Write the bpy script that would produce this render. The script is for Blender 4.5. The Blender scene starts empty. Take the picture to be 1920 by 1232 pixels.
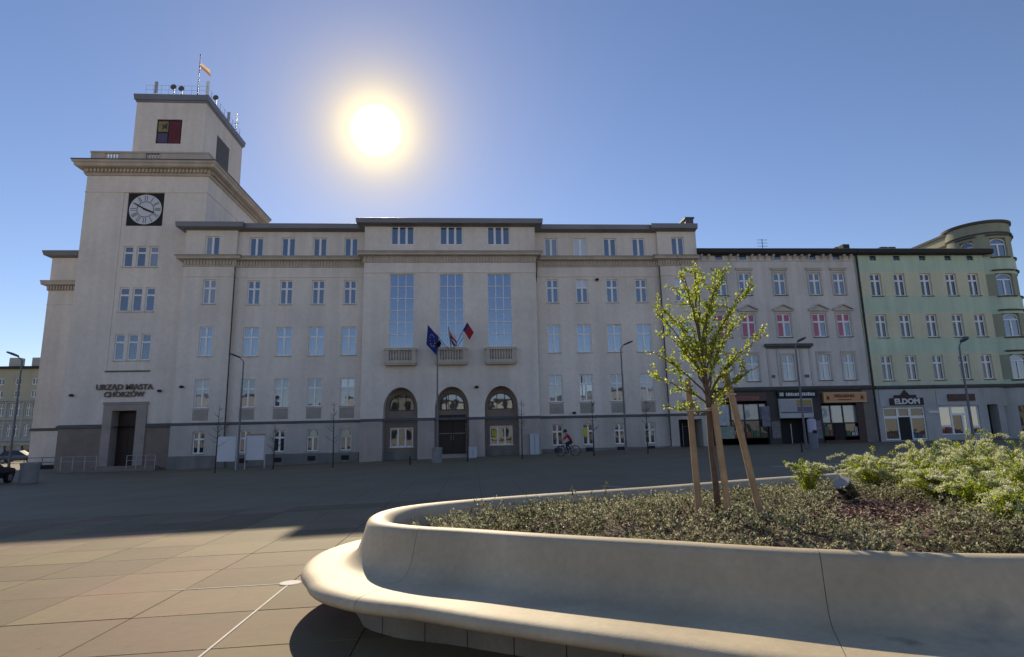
import bpy, bmesh, math, random
import numpy as np
from mathutils import Vector, Matrix, Euler
S = bpy.context.scene
COL = S.collection
rnd = random.Random(7)
rng = np.random.default_rng(11)
R = math.radians

# ------------------------------------------------------------------ camera
EYE = 1.65
YAW, PITCH, ROLL, FPX = R(4.12658), R(10.24465), R(-1.24049), 1103.94
cd = bpy.data.cameras.new('camera')
cam = bpy.data.objects.new('camera', cd)
COL.objects.link(cam)
cd.sensor_width = 36.0
cd.lens = 36.0 * FPX / 1920.0
cd.clip_start, cd.clip_end = 0.05, 3000
fw = Vector((math.sin(YAW) * math.cos(PITCH), math.cos(YAW) * math.cos(PITCH), math.sin(PITCH)))
rt0 = Vector((math.cos(YAW), -math.sin(YAW), 0))
up0 = rt0.cross(fw)
rt = math.cos(ROLL) * rt0 + math.sin(ROLL) * up0
up = -math.sin(ROLL) * rt0 + math.cos(ROLL) * up0
M = Matrix((rt, up, -fw)).transposed().to_4x4()
M.translation = Vector((0, 0, EYE))
cam.matrix_world = M
S.camera = cam

# ------------------------------------------------------------------ light
SUN_EL, SUN_AZ = R(28.4), R(-9.48)
SUN_DIR = Vector((math.sin(SUN_AZ) * math.cos(SUN_EL), math.cos(SUN_AZ) * math.cos(SUN_EL), math.sin(SUN_EL)))
w = bpy.data.worlds.new('World')
S.world = w
w.use_nodes = True
nt = w.node_tree
nt.nodes.clear()
N = nt.nodes.new
out = N('ShaderNodeOutputWorld')
sky = N('ShaderNodeTexSky')
sky.sky_type = 'NISHITA'
sky.sun_disc = False
sky.sun_elevation = SUN_EL
sky.sun_rotation = SUN_AZ
sky.altitude = 270
sky.air_density = 1.0
sky.dust_density = 0.05
sky.ozone_density = 3.0
bg = N('ShaderNodeBackground')
bg.inputs['Strength'].default_value = 0.057
hsv = N('ShaderNodeHueSaturation')
hsv.inputs['Saturation'].default_value = 1.02
nt.links.new(sky.outputs['Color'], hsv.inputs['Color'])
tint = N('ShaderNodeMix'); tint.data_type = 'RGBA'; tint.blend_type = 'MULTIPLY'; tint.inputs['Factor'].default_value = 1.0
tint.inputs['B'].default_value = (0.99, 0.885, 0.925, 1)       # white balance of the air
nt.links.new(hsv.outputs['Color'], tint.inputs['A'])
aur = N('ShaderNodeMix'); aur.data_type = 'RGBA'; aur.inputs['B'].default_value = (6.8, 5.7, 3.9, 1)
nt.links.new(tint.outputs['Result'], aur.inputs['A']); nt.links.new(aur.outputs['Result'], bg.inputs['Color'])
# the visible sun with its aureole: brightness as a function of the angle to the sun
tc = N('ShaderNodeTexCoord')
dot = N('ShaderNodeVectorMath'); dot.operation = 'DOT_PRODUCT'
dot.inputs[1].default_value = SUN_DIR
nt.links.new(tc.outputs['Generated'], dot.inputs[0])
def mth(op, a, b=None, clamp=False):
    n = N('ShaderNodeMath'); n.operation = op; n.use_clamp = clamp
    for i, v in enumerate((a, b)):
        if v is None: continue
        if isinstance(v, (int, float)): n.inputs[i].default_value = v
        else: nt.links.new(v, n.inputs[i])
    return n.outputs[0]
dv = mth('MAXIMUM', dot.outputs['Value'], 0.0)
nt.links.new(mth('MULTIPLY', mth('ADD', mth('MULTIPLY', mth('POWER', dv, 230.0), 0.80), mth('MULTIPLY', mth('POWER', dv, 36.0), 0.12)), 1.0), aur.inputs['Factor'])
mr = N('ShaderNodeMapRange'); mr.interpolation_type = 'SMOOTHSTEP'
mr.inputs['From Min'].default_value = math.cos(R(2.40)); mr.inputs['From Max'].default_value = math.cos(R(1.85))
nt.links.new(dot.outputs['Value'], mr.inputs['Value'])
def emit(val, col, k):
    b = N('ShaderNodeBackground'); b.inputs['Color'].default_value = (*col, 1)
    nt.links.new(mth('MULTIPLY', val, k), b.inputs['Strength'])
    return b
GLOW = [(mr.outputs['Result'], (1.0, 0.95, 0.22), 0.8),
        (mth('POWER', dv, 900.0), (1.0, 0.80, 0.38), 0.50),
        (mth('POWER', dv, 130.0), (1.0, 0.72, 0.40), 0.03),
        (mth('POWER', dv, 30.0), (1.0, 0.70, 0.52), 0.02)]
last = bg
for v, c, k in GLOW:
    a = N('ShaderNodeAddShader')
    nt.links.new(last.outputs[0], a.inputs[0]); nt.links.new(emit(v, c, k).outputs[0], a.inputs[1])
    last = a
nt.links.new(last.outputs[0], out.inputs['Surface'])
sd = bpy.data.lights.new('sun', 'SUN')
sd.energy = 2.65
sd.angle = R(0.5)
sd.color = (1.0, 0.84, 0.60)
sun = bpy.data.objects.new('sun', sd)
COL.objects.link(sun)
sun.rotation_euler = SUN_DIR.to_track_quat('Z', 'Y').to_euler()
sun.location = (0, 60, 60)
S.view_settings.view_transform = 'Standard'
S.view_settings.look = 'None'
S.view_settings.gamma = 1
S.view_settings.use_curve_mapping = False
S.view_settings.exposure = 1.18
S.render.engine = 'CYCLES'
S.cycles.max_bounces = 6
S.cycles.use_denoising = True

# ------------------------------------------------------------------ materials
MATS = {}
def mat(name, col, rough=0.8, var=0.0, vscale=1.0, streak=0.0, bump=0.0, bscale=40.0, metal=0.0, objvar=0.0, fine=0.0,
        translucent=0.0, col2=None, spec=0.5):
    if name in MATS: return MATS[name]
    m = bpy.data.materials.new(name); m.use_nodes = True
    t = m.node_tree; n = t.nodes; L = t.links
    p = n['Principled BSDF']
    p.inputs['Roughness'].default_value = rough
    p.inputs['Metallic'].default_value = metal
    p.inputs['Specular IOR Level'].default_value = spec
    geo = n.new('ShaderNodeNewGeometry')
    base = n.new('ShaderNodeRGB'); base.outputs[0].default_value = (*col, 1)
    cur = base.outputs[0]
    def noise(scale, detail=4, vec=None):
        q = n.new('ShaderNodeTexNoise'); q.inputs['Scale'].default_value = scale; q.inputs['Detail'].default_value = detail
        L.new(vec if vec is not None else geo.outputs['Position'], q.inputs['Vector']); return q.outputs['Fac']
    def vary(cur, fac, amt):
        r = n.new('ShaderNodeMapRange'); r.inputs['From Min'].default_value = 0.25; r.inputs['From Max'].default_value = 0.75
        r.inputs['To Min'].default_value = 1 - amt; r.inputs['To Max'].default_value = 1 + amt * 0.6
        L.new(fac, r.inputs['Value'])
        v = n.new('ShaderNodeVectorMath'); v.operation = 'SCALE'
        L.new(cur, v.inputs[0]); L.new(r.outputs[0], v.inputs['Scale']); return v.outputs[0]
    if col2 is not None:
        mx = n.new('ShaderNodeMix'); mx.data_type = 'RGBA'
        r = n.new('ShaderNodeMapRange'); r.inputs['From Min'].default_value = 0.42; r.inputs['From Max'].default_value = 0.6
        L.new(noise(vscale * 0.6, 5), r.inputs['Value']); L.new(r.outputs[0], mx.inputs['Factor'])
        L.new(cur, mx.inputs['A']); mx.inputs['B'].default_value = (*col2, 1); cur = mx.outputs['Result']
    if var: cur = vary(cur, noise(vscale), var)
    if fine: cur = vary(cur, noise(vscale * 14, 3), fine)
    if streak:
        mp = n.new('ShaderNodeMapping'); mp.inputs['Scale'].default_value = (1.6, 1.6, 0.10)
        L.new(geo.outputs['Position'], mp.inputs['Vector']); cur = vary(cur, noise(1.0, 5, mp.outputs[0]), streak)
    if objvar:
        oi = n.new('ShaderNodeObjectInfo'); cur = vary(cur, oi.outputs['Random'], objvar)
    L.new(cur, p.inputs['Base Color'])
    if bump:
        b = n.new('ShaderNodeBump'); b.inputs['Strength'].default_value = bump; b.inputs['Distance'].default_value = 0.01
        L.new(noise(bscale, 6), b.inputs['Height']); L.new(b.outputs[0], p.inputs['Normal'])
    if translucent:
        tr = n.new('ShaderNodeBsdfTranslucent'); L.new(cur, tr.inputs['Color'])
        ms = n.new('ShaderNodeMixShader'); ms.inputs[0].default_value = translucent
        L.new(p.outputs[0], ms.inputs[1]); L.new(tr.outputs[0], ms.inputs[2])
        L.new(ms.outputs[0], n['Material Output'].inputs['Surface'])
    MATS[name] = m
    return m

def glass_mat(name, inner, refl=0.42, wav=0.015):
    m = bpy.data.materials.new(name); m.use_nodes = True
    t = m.node_tree; n = t.nodes; L = t.links
    p = n['Principled BSDF']; p.inputs['Base Color'].default_value = (*inner, 1); p.inputs['Roughness'].default_value = 0.5
    p.inputs['Specular IOR Level'].default_value = 0.1
    g = n.new('ShaderNodeBsdfGlossy'); g.inputs['Roughness'].default_value = 0.02; g.inputs['Color'].default_value = (0.80, 0.88, 1, 1)
    geo = n.new('ShaderNodeNewGeometry')
    q = n.new('ShaderNodeTexNoise'); q.inputs['Scale'].default_value = 1.3; q.inputs['Detail'].default_value = 1
    L.new(geo.outputs['Position'], q.inputs['Vector'])
    b = n.new('ShaderNodeBump'); b.inputs['Strength'].default_value = wav; b.inputs['Distance'].default_value = 0.2
    L.new(q.outputs['Fac'], b.inputs['Height']); L.new(b.outputs[0], g.inputs['Normal'])
    lw = n.new('ShaderNodeFresnel'); lw.inputs['IOR'].default_value = 1.5
    a = n.new('ShaderNodeMath'); a.operation = 'ADD'; a.use_clamp = True
    a.inputs[1].default_value = refl; L.new(lw.outputs[0], a.inputs[0])
    ms = n.new('ShaderNodeMixShader'); L.new(a.outputs[0], ms.inputs[0])
    L.new(p.outputs[0], ms.inputs[1]); L.new(g.outputs[0], ms.inputs[2])
    L.new(ms.outputs[0], n['Material Output'].inputs['Surface'])
    MATS[name] = m
    return m

PLASTER = mat('beige_plaster', (0.82, 0.735, 0.645), 0.9, var=0.12, vscale=0.22, streak=0.10, fine=0.07, col2=(0.775, 0.685, 0.595), bump=0.25, bscale=30)
PLASTER_LOW = mat('grey_beige_base_plaster', (0.56, 0.51, 0.45), 0.9, var=0.14, vscale=0.5, streak=0.16, fine=0.06, bump=0.3)
TRIM = mat('weathered_trim_plaster', (0.54, 0.465, 0.385), 0.9, var=0.12, vscale=0.8, streak=0.15, bump=0.2)
STONE = mat('brown_grey_stone', (0.27, 0.215, 0.175), 0.85, var=0.22, vscale=0.9, fine=0.12, bump=0.5, bscale=18)
STONE_LT = mat('portal_stone', (0.38, 0.32, 0.275), 0.85, var=0.16, vscale=1.2, fine=0.1, bump=0.4, bscale=20)
BASECOURSE = mat('green_grey_base_course', (0.23, 0.22, 0.195), 0.9, var=0.2, vscale=0.8, streak=0.2, bump=0.4)
APRON = mat('grey_apron', (0.42, 0.37, 0.325), 0.9, var=0.15, vscale=1.5, bump=0.3)
CAPDARK = mat('dark_cap_metal', (0.10, 0.10, 0.105), 0.6, var=0.15, vscale=1.0)
ZINC = mat('zinc_roof', (0.20, 0.20, 0.22), 0.5, var=0.18, vscale=0.5, metal=0.3)
ROOFDARK = mat('dark_roofing', (0.035, 0.033, 0.035), 0.8, var=0.2, vscale=1)
WHITE = mat('white_window_frame', (0.86, 0.85, 0.83), 0.5, var=0.05, vscale=2)
WHITE_PIPE = mat('pale_pipe', (0.55, 0.53, 0.50), 0.5, var=0.1)
DARKPIPE = mat('dark_pipe', (0.07, 0.065, 0.06), 0.6, var=0.2)
GLASS = [glass_mat('window_glass_%s' % k, c, r) for k, c, r in (
    ('dark', (0.012, 0.013, 0.018), 0.15), ('room', (0.05, 0.05, 0.055), 0.12), ('curtain', (0.24, 0.24, 0.235), 0.10))]
G_LOW = glass_mat('ground_floor_glass', (0.02, 0.021, 0.022), 0.05, 0.012)
G_BLUE = glass_mat('sky_mirroring_glass', (0.012, 0.014, 0.02), 0.25, 0.012)
G_BLIND = glass_mat('glass_over_white_blind', (0.55, 0.55, 0.53), 0.12)
G_CRIMSON = glass_mat('glass_over_crimson_curtain', (0.38, 0.008, 0.05), 0.03)
G_SHOP = glass_mat('shop_glass', (0.014, 0.014, 0.014), 0.03)
G_SHOPBLIND = glass_mat('shop_glass_with_pale_blind', (0.34, 0.40, 0.40), 0.06)
G_PALE = glass_mat('pale_lit_glass', (0.36, 0.36, 0.30), 0.18)
DOORWOOD = mat('dark_brown_door', (0.030, 0.016, 0.010), 0.55, var=0.2, vscale=4)
BLACK = mat('black', (0.010, 0.010, 0.011), 0.7)
IRON = mat('dark_iron', (0.03, 0.03, 0.032), 0.5, metal=0.4)
STEEL = mat('galvanised_steel', (0.30, 0.31, 0.32), 0.45, metal=0.6, var=0.1)
POLEGREY = mat('grey_lamp_pole', (0.16, 0.16, 0.17), 0.5, metal=0.2)
REDC = mat('red_cloth', (0.42, 0.02, 0.03), 0.8, translucent=0.3)
WHITEC = mat('white_cloth', (0.75, 0.74, 0.72), 0.8, translucent=0.35)
BLUEC = mat('blue_cloth', (0.015, 0.03, 0.22), 0.8, translucent=0.3)
YELLOWP = mat('yellow_paint', (0.65, 0.42, 0.04), 0.6)
REDP = mat('emblem_red', (0.15, 0.022, 0.03), 0.7, var=0.3, vscale=3)
BLUEP = mat('emblem_blue', (0.09, 0.075, 0.14), 0.7, var=0.3, vscale=5)
OCHREP = mat('emblem_ochre', (0.30, 0.22, 0.09), 0.7, var=0.3, vscale=3)
DIAL = mat('clock_dial_white', (0.66, 0.66, 0.68), 0.6, var=0.06)

# ------------------------------------------------------------------ builders
WL = {}
class MB:
    def __init__(s): s.v = []; s.f = []; s.m = []; s.mi = 0
    def add(s, vs, fs):
        b = len(s.v); s.v += [tuple(v) for v in vs]
        for f in fs: s.f.append(tuple(b + i for i in f)); s.m.append(s.mi)
        return s
    def quad(s, a, b, c, d): return s.add([a, b, c, d], [(0, 1, 2, 3)])
    def box(s, x0, x1, y0, y1, z0, z1):
        return s.add([(x0, y0, z0), (x1, y0, z0), (x1, y1, z0), (x0, y1, z0), (x0, y0, z1), (x1, y0, z1), (x1, y1, z1), (x0, y1, z1)],
                     [(0, 3, 2, 1), (4, 5, 6, 7), (0, 1, 5, 4), (1, 2, 6, 5), (2, 3, 7, 6), (3, 0, 4, 7)])
    def tube(s, pts, rad, n=8, cap=True):
        pts = [Vector(p) for p in pts]
        if not hasattr(rad, '__len__'): rad = [rad] * len(pts)
        vs = []; pu = None
        for i, p in enumerate(pts):
            d = (pts[min(i + 1, len(pts) - 1)] - pts[max(i - 1, 0)]).normalized()
            if pu is None: pu = d.orthogonal().normalized()
            u = (pu - d * pu.dot(d))
            u = u.normalized() if u.length > 1e-6 else d.orthogonal().normalized()
            pu = u; v = d.cross(u)
            for k in range(n):
                a = 2 * math.pi * k / n
                vs.append(p + (u * math.cos(a) + v * math.sin(a)) * rad[i])
        fs = [(i * n + k, i * n + (k + 1) % n, (i + 1) * n + (k + 1) % n, (i + 1) * n + k) for i in range(len(pts) - 1) for k in range(n)]
        if cap:
            fs.append(tuple(reversed(range(n)))); fs.append(tuple(range((len(pts) - 1) * n, len(pts) * n)))
        return s.add(vs, fs)
    def lathe(s, c, prof, n=16, a0=0.0, a1=2 * math.pi):
        full = abs(a1 - a0 - 2 * math.pi) < 1e-6
        m = n if full else n + 1
        vs = [(c[0] + r * math.cos(a0 + (a1 - a0) * k / n), c[1] + r * math.sin(a0 + (a1 - a0) * k / n), c[2] + z) for r, z in prof for k in range(m)]
        fs = []
        for i in range(len(prof) - 1):
            for k in range(n):
                k2 = (k + 1) % m
                fs.append((i * m + k, i * m + k2, (i + 1) * m + k2, (i + 1) * m + k))
        return s.add(vs, fs)
    def prism_y(s, poly, y0, y1):          # poly in (x, z), counter-clockwise seen from -Y
        n = len(poly)
        vs = [(x, y0, z) for x, z in poly] + [(x, y1, z) for x, z in poly]
        fs = [tuple(range(n)), tuple(reversed(range(n, 2 * n)))]
        fs += [(i, i + n, (i + 1) % n + n, (i + 1) % n) for i in range(n)]
        return s.add(vs, fs)
    def prism_z(s, poly, z0, z1):
        n = len(poly)
        vs = [(x, y, z0) for x, y in poly] + [(x, y, z1) for x, y in poly]
        fs = [tuple(reversed(range(n))), tuple(range(n, 2 * n))]
        fs += [(i, (i + 1) % n, (i + 1) % n + n, i + n) for i in range(n)]
        return s.add(vs, fs)
    def prism_x(s, poly, x0, x1):          # poly in (y, z)
        n = len(poly)
        vs = [(x0, y, z) for y, z in poly] + [(x1, y, z) for y, z in poly]
        fs = [tuple(range(n)), tuple(reversed(range(n, 2 * n)))]
        fs += [(i, i + n, (i + 1) % n + n, (i + 1) % n) for i in range(n)]
        return s.add(vs, fs)
    def mesh(s, name, mats, smooth=False):
        me = bpy.data.meshes.new(name)
        me.from_pydata(s.v, [], s.f)
        for m in (mats if isinstance(mats, (list, tuple)) else [mats]): me.materials.append(m)
        if any(s.m): me.polygons.foreach_set('material_index', s.m)
        if smooth: me.polygons.foreach_set('use_smooth', [True] * len(s.f))
        me.update()
        return me

def fixn(me):
    bm = bmesh.new(); bm.from_mesh(me); bmesh.ops.recalc_face_normals(bm, faces=bm.faces); bm.to_mesh(me); bm.free()

def link(name, me, parent=None, loc=(0, 0, 0), kind=None, rot=None):
    """an object of mesh me whose origin is at world point loc"""
    o = bpy.data.objects.new(name, me); COL.objects.link(o)
    loc = Vector(loc)
    if parent is not None:
        o.parent = parent; o.location = loc - WL[parent.name]
    else: o.location = loc
    if rot is not None: o.rotation_euler = rot
    WL[o.name] = loc
    if kind: o['kind'] = kind
    return o
def build(name, mb, mats, parent=None, smooth=False, kind=None, recalc=True):
    """a one-off object: vertices are given in world coordinates"""
    if parent is not None:
        q = WL[parent.name]; mb.v = [(x - q.x, y - q.y, z - q.z) for x, y, z in mb.v]
        me = mb.mesh(name, mats, smooth)
        if recalc: fixn(me)
        return link(name, me, parent, q, kind)
    me = mb.mesh(name, mats, smooth)
    if recalc: fixn(me)
    return link(name, me, None, (0, 0, 0), kind)
def tag(o, label, cat, group=None, kind=None):
    o['label'] = label; o['category'] = cat
    if group: o['group'] = group
    if kind: o['kind'] = kind
    return o
def thing(name, loc, label, cat, group=None, rotz=0.0):
    o = bpy.data.objects.new(name, None); COL.objects.link(o)
    o.empty_display_size = 0.3
    o.location = loc; o.rotation_euler = (0, 0, rotz); WL[o.name] = Vector(loc)
    return tag(o, label, cat, group)
def single(name, mb, mats, loc, label, cat, group=None, smooth=False, rot=None):
    me = mb.mesh(name, mats, smooth); fixn(me)
    return tag(link(name, me, None, loc, rot=rot), label, cat, group)
CACHE = {}
def cached(key, fn):
    if key not in CACHE: CACHE[key] = fn()
    return CACHE[key]
def smooth_angle(me, ang=40):
    me.polygons.foreach_set('use_smooth', [True] * len(me.polygons))
    me.set_sharp_from_angle(angle=R(ang))

def gz(x):
    for (a, za), (b, zb) in ((( -400, -.50), (-22, -.44)), ((-22, -.44), (20, .40)), ((20, .40), (400, .55))):
        if x <= b: return za + (zb - za) * (x - a) / (b - a)
    return .55

# ------------------------------------------------------------------ ground
def paving_mat():
    m = mat('concrete_paving', (0.196, 0.158, 0.084), 0.85, var=0.16, vscale=0.7, fine=0.10, objvar=0.20, bump=0.15, bscale=60,
            col2=(0.215, 0.145, 0.096))
    return m
PAVE = paving_mat()
def gum(m):
    t = m.node_tree; n = t.nodes; L = t.links; p = n['Principled BSDF']; src = p.inputs['Base Color'].links[0].from_socket
    geo = n.new('ShaderNodeNewGeometry'); v = n.new('ShaderNodeTexVoronoi'); v.inputs['Scale'].default_value = 2.3; L.new(geo.outputs['Position'], v.inputs['Vector'])
    nz = n.new('ShaderNodeTexNoise'); nz.inputs['Scale'].default_value = 1.1; L.new(geo.outputs['Position'], nz.inputs['Vector'])
    mr_ = n.new('ShaderNodeMapRange'); mr_.inputs['From Min'].default_value = .035; mr_.inputs['From Max'].default_value = .07; mr_.inputs['To Min'].default_value = .45; mr_.inputs['To Max'].default_value = 0
    L.new(v.outputs['Distance'], mr_.inputs['Value'])
    g = n.new('ShaderNodeMath'); g.operation = 'GREATER_THAN'; L.new(nz.outputs['Fac'], g.inputs[0]); g.inputs[1].default_value = .5
    k = n.new('ShaderNodeMath'); k.operation = 'MULTIPLY'; L.new(mr_.outputs[0], k.inputs[0]); L.new(g.outputs[0], k.inputs[1])
    mx = n.new('ShaderNodeMix'); mx.data_type = 'RGBA'; L.new(k.outputs[0], mx.inputs['Factor']); L.new(src, mx.inputs['A']); mx.inputs['B'].default_value = (.05, .042, .03, 1)
    L.new(mx.outputs['Result'], p.inputs['Base Color'])
gum(PAVE)
def far_paving():
    m = mat('concrete_paving_far', (0.205, 0.165, 0.098), 0.72, var=0.20, vscale=0.35, fine=0.09)
    t = m.node_tree; n = t.nodes; L = t.links
    p = n['Principled BSDF']; src = p.inputs['Base Color'].links[0].from_socket
    geo = n.new('ShaderNodeNewGeometry'); sx = n.new('ShaderNodeSeparateXYZ'); L.new(geo.outputs['Position'], sx.inputs[0])
    def lines(sock, off, pitch, wdt):
        a = n.new('ShaderNodeMath'); a.operation = 'ADD'; L.new(sock, a.inputs[0]); a.inputs[1].default_value = off + 200 * pitch
        b = n.new('ShaderNodeMath'); b.operation = 'DIVIDE'; L.new(a.outputs[0], b.inputs[0]); b.inputs[1].default_value = pitch
        c = n.new('ShaderNodeMath'); c.operation = 'FRACT'; L.new(b.outputs[0], c.inputs[0])
        d = n.new('ShaderNodeMath'); d.operation = 'LESS_THAN'; L.new(c.outputs[0], d.inputs[0]); d.inputs[1].default_value = wdt / pitch
        return d.outputs[0]
    a = lines(sx.outputs['X'], 2.18, 1.22, 0.025); b = lines(sx.outputs['Y'], -7.64, 1.1, 0.03)
    mx = n.new('ShaderNodeMath'); mx.operation = 'MAXIMUM'; L.new(a, mx.inputs[0]); L.new(b, mx.inputs[1])
    k = n.new('ShaderNodeMath'); k.operation = 'MULTIPLY'; L.new(mx.outputs[0], k.inputs[0]); k.inputs[1].default_value = 0.6
    mix = n.new('ShaderNodeMix'); mix.data_type = 'RGBA'; L.new(k.outputs[0], mix.inputs['Factor'])
    L.new(src, mix.inputs['A']); mix.inputs['B'].default_value = (0.06, 0.05, 0.04, 1)
    L.new(mix.outputs['Result'], p.inputs['Base Color'])
    return m
FARPAVE = far_paving()
SX0, SX1, SY0, SY1 = -2.18 - 1.22 * 11, -2.18 + 1.22 * 5, 7.64 - 1.1 * 4, 7.64 + 1.1 * 8
mb = MB()
xs = [-500, -60, -22, SX0, SX1, 20, 60, 500]; ys = [-60, SY0, SY1, 60, 140, 600]
for i in range(len(xs) - 1):
    for j in range(len(ys) - 1):
        if xs[i] == SX0 and ys[j] == SY0: continue
        a, b, c, d = xs[i], xs[i + 1], ys[j], ys[j + 1]
        mb.quad((a, c, gz(a)), (b, c, gz(b)), (b, d, gz(b)), (a, d, gz(a)))
plaza = build('plaza_ground', mb, FARPAVE, kind='structure', recalc=False)
mb = MB(); mb.quad(*[(x, y, gz(x) - .035) for x, y in ((SX0 - 3, SY0 - 3), (SX1 + 3, SY0 - 3), (SX1 + 3, SY1 + 4), (SX0 - 3, SY1 + 4))])
build('joint_bed', mb, mat('joint_sand', (0.10, 0.085, 0.06), 1.0, var=0.3, vscale=8), kind='structure', parent=plaza, recalc=False)
def slab_mesh():
    m = MB(); hx, hy, e = 0.61 - .0035, 0.55 - .0035, .004
    lo = [(-hx, -hy, -.05), (hx, -hy, -.05), (hx, hy, -.05), (-hx, hy, -.05)]
    mi = [(x, y, -e) for x, y, z in lo]; tp = [(x - math.copysign(e, x), y - math.copysign(e, y), 0) for x, y, z in lo]
    m.add(lo + mi + tp, [(i, (i + 1) % 4, (i + 1) % 4 + 4, i + 4) for i in range(4)] + [(i + 4, (i + 1) % 4 + 4, (i + 1) % 4 + 8, i + 8) for i in range(4)] + [(8, 9, 10, 11)])
    return m.mesh('paving_slab', PAVE)
slab = slab_mesh()
tilt = (0, -math.atan(0.02), 0)
for i in range(16):
    for j in range(12):
        x = SX0 + 1.22 * (i + .5); y = SY0 + 1.1 * (j + .5)
        link('paving_slab', slab, plaza, (x, y, gz(x) + rnd.uniform(-.0015, .0015)), rot=(rnd.uniform(-.001, .001), tilt[1] + rnd.uniform(-.001, .001), 0))
LINEW = mat('white_line_paint', (0.62, 0.60, 0.54), 0.8, var=0.12, vscale=5, fine=0.1)
def strip(name, p, q, wd, m, parent=plaza, dz=.005):
    d = (Vector(q) - Vector(p)); d.normalize(); s = Vector((-d.y, d.x)) * wd / 2
    b = MB(); P = [Vector(p) - s, Vector(q) - s, Vector(q) + s, Vector(p) + s]
    top = [(v.x, v.y, gz(v.x) + dz) for v in P]; bot = [(x, y, z - .02) for x, y, z in top]
    b.add(bot + top, [(4, 5, 6, 7), (0, 1, 5, 4), (1, 2, 6, 5), (2, 3, 7, 6), (3, 0, 4, 7)])
    return build(name, b, m, parent)
strip('white_line', (-2.18, 3.4), (-2.18, 7.56), .022, LINEW)
strip('white_line', (-3.55, 7.64), (-2.30, 7.64), .018, LINEW)
b = MB(); b.lathe((-2.18, 7.66, gz(-2.18) + .006), [(0.001, .004), (.11, .004), (.125, 0), (.125, -.03)], 28)
build('ground_disc', b, LINEW, plaza)
LIGHTPAVE = mat('pale_paving_band', (0.42, 0.37, 0.30), 0.8, var=0.1, vscale=0.6, fine=0.08)
strip('pale_paving_band', (3.9, 18.1), (4.7, 16.8), .13, LIGHTPAVE, dz=.006); strip('pale_paving_band', (11.5, 22.5), (15.5, 22.5), .22, LIGHTPAVE, dz=.006)

# ------------------------------------------------------------------ wall helpers
def front_wall(mb, x0, x1, z0, z1, Y, ops, depth=0.24):
    """vertical wall face at y=Y seen from -Y with rectangular or arched openings, and their reveals.
    op = (x0, x1, z0, z1[, spring])"""
    xs = sorted({x0, x1, *[o[0] for o in ops], *[o[1] for o in ops]}); zs = sorted({z0, z1, *[o[2] for o in ops], *[o[3] for o in ops]})
    for i in range(len(xs) - 1):
        for j in range(len(zs) - 1):
            cx, cz = (xs[i] + xs[i + 1]) / 2, (zs[j] + zs[j + 1]) / 2
            if any(o[0] < cx < o[1] and o[2] < cz < o[3] for o in ops): continue
            mb.quad((xs[i], Y, zs[j]), (xs[i + 1], Y, zs[j]), (xs[i + 1], Y, zs[j + 1]), (xs[i], Y, zs[j + 1]))
    for o in ops:
        a, b_, c, d = o[:4]; y2 = Y + (o[5] if len(o) > 5 else depth)
        sp = o[4] if len(o) > 4 and o[4] is not None else None
        mb.quad((a, Y, c), (a, y2, c), (b_, y2, c), (b_, Y, c))
        if sp is None:
            mb.quad((a, Y, d), (b_, Y, d), (b_, y2, d), (a, y2, d))
            t = d
        else: t = sp
        mb.quad((a, Y, c), (a, Y, t), (a, y2, t), (a, y2, c)); mb.quad((b_, Y, c), (b_, y2, c), (b_, y2, t), (b_, Y, t))
        if sp is not None:
            n = 20; arc = arch_pts(a, b_, sp, d, n)
            for i in range(n):
                (xa, za), (xb, zb) = arc[i], arc[i + 1]
                mb.quad((xa, Y, za), (xb, Y, zb), (xb, y2, zb), (xa, y2, za))
                mb.quad((xa, Y, za), (xa, Y, d), (xb, Y, d), (xb, Y, zb))
def arch_pts(a, b, sp, top, n):
    c, r = (a + b) / 2, (b - a) / 2
    return [(c - r * math.cos(math.pi * i / n), sp + (top - sp) * math.sin(math.pi * i / n)) for i in range(n + 1)]
def shell(mb, x0, x1, y0, y1, z0, z1, front=False):
    """side and back faces of a block (front left open unless asked)"""
    mb.quad((x0, y1, z0), (x0, y0, z0), (x0, y0, z1), (x0, y1, z1))
    mb.quad((x1, y0, z0), (x1, y1, z0), (x1, y1, z1), (x1, y0, z1))
    mb.quad((x1, y1, z0), (x0, y1, z0), (x0, y1, z1), (x1, y1, z1))
    mb.quad((x0, y0, z1), (x1, y0, z1), (x1, y1, z1), (x0, y1, z1))
    if front: mb.quad((x0, y0, z0), (x1, y0, z0), (x1, y0, z1), (x0, y0, z1))

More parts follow.
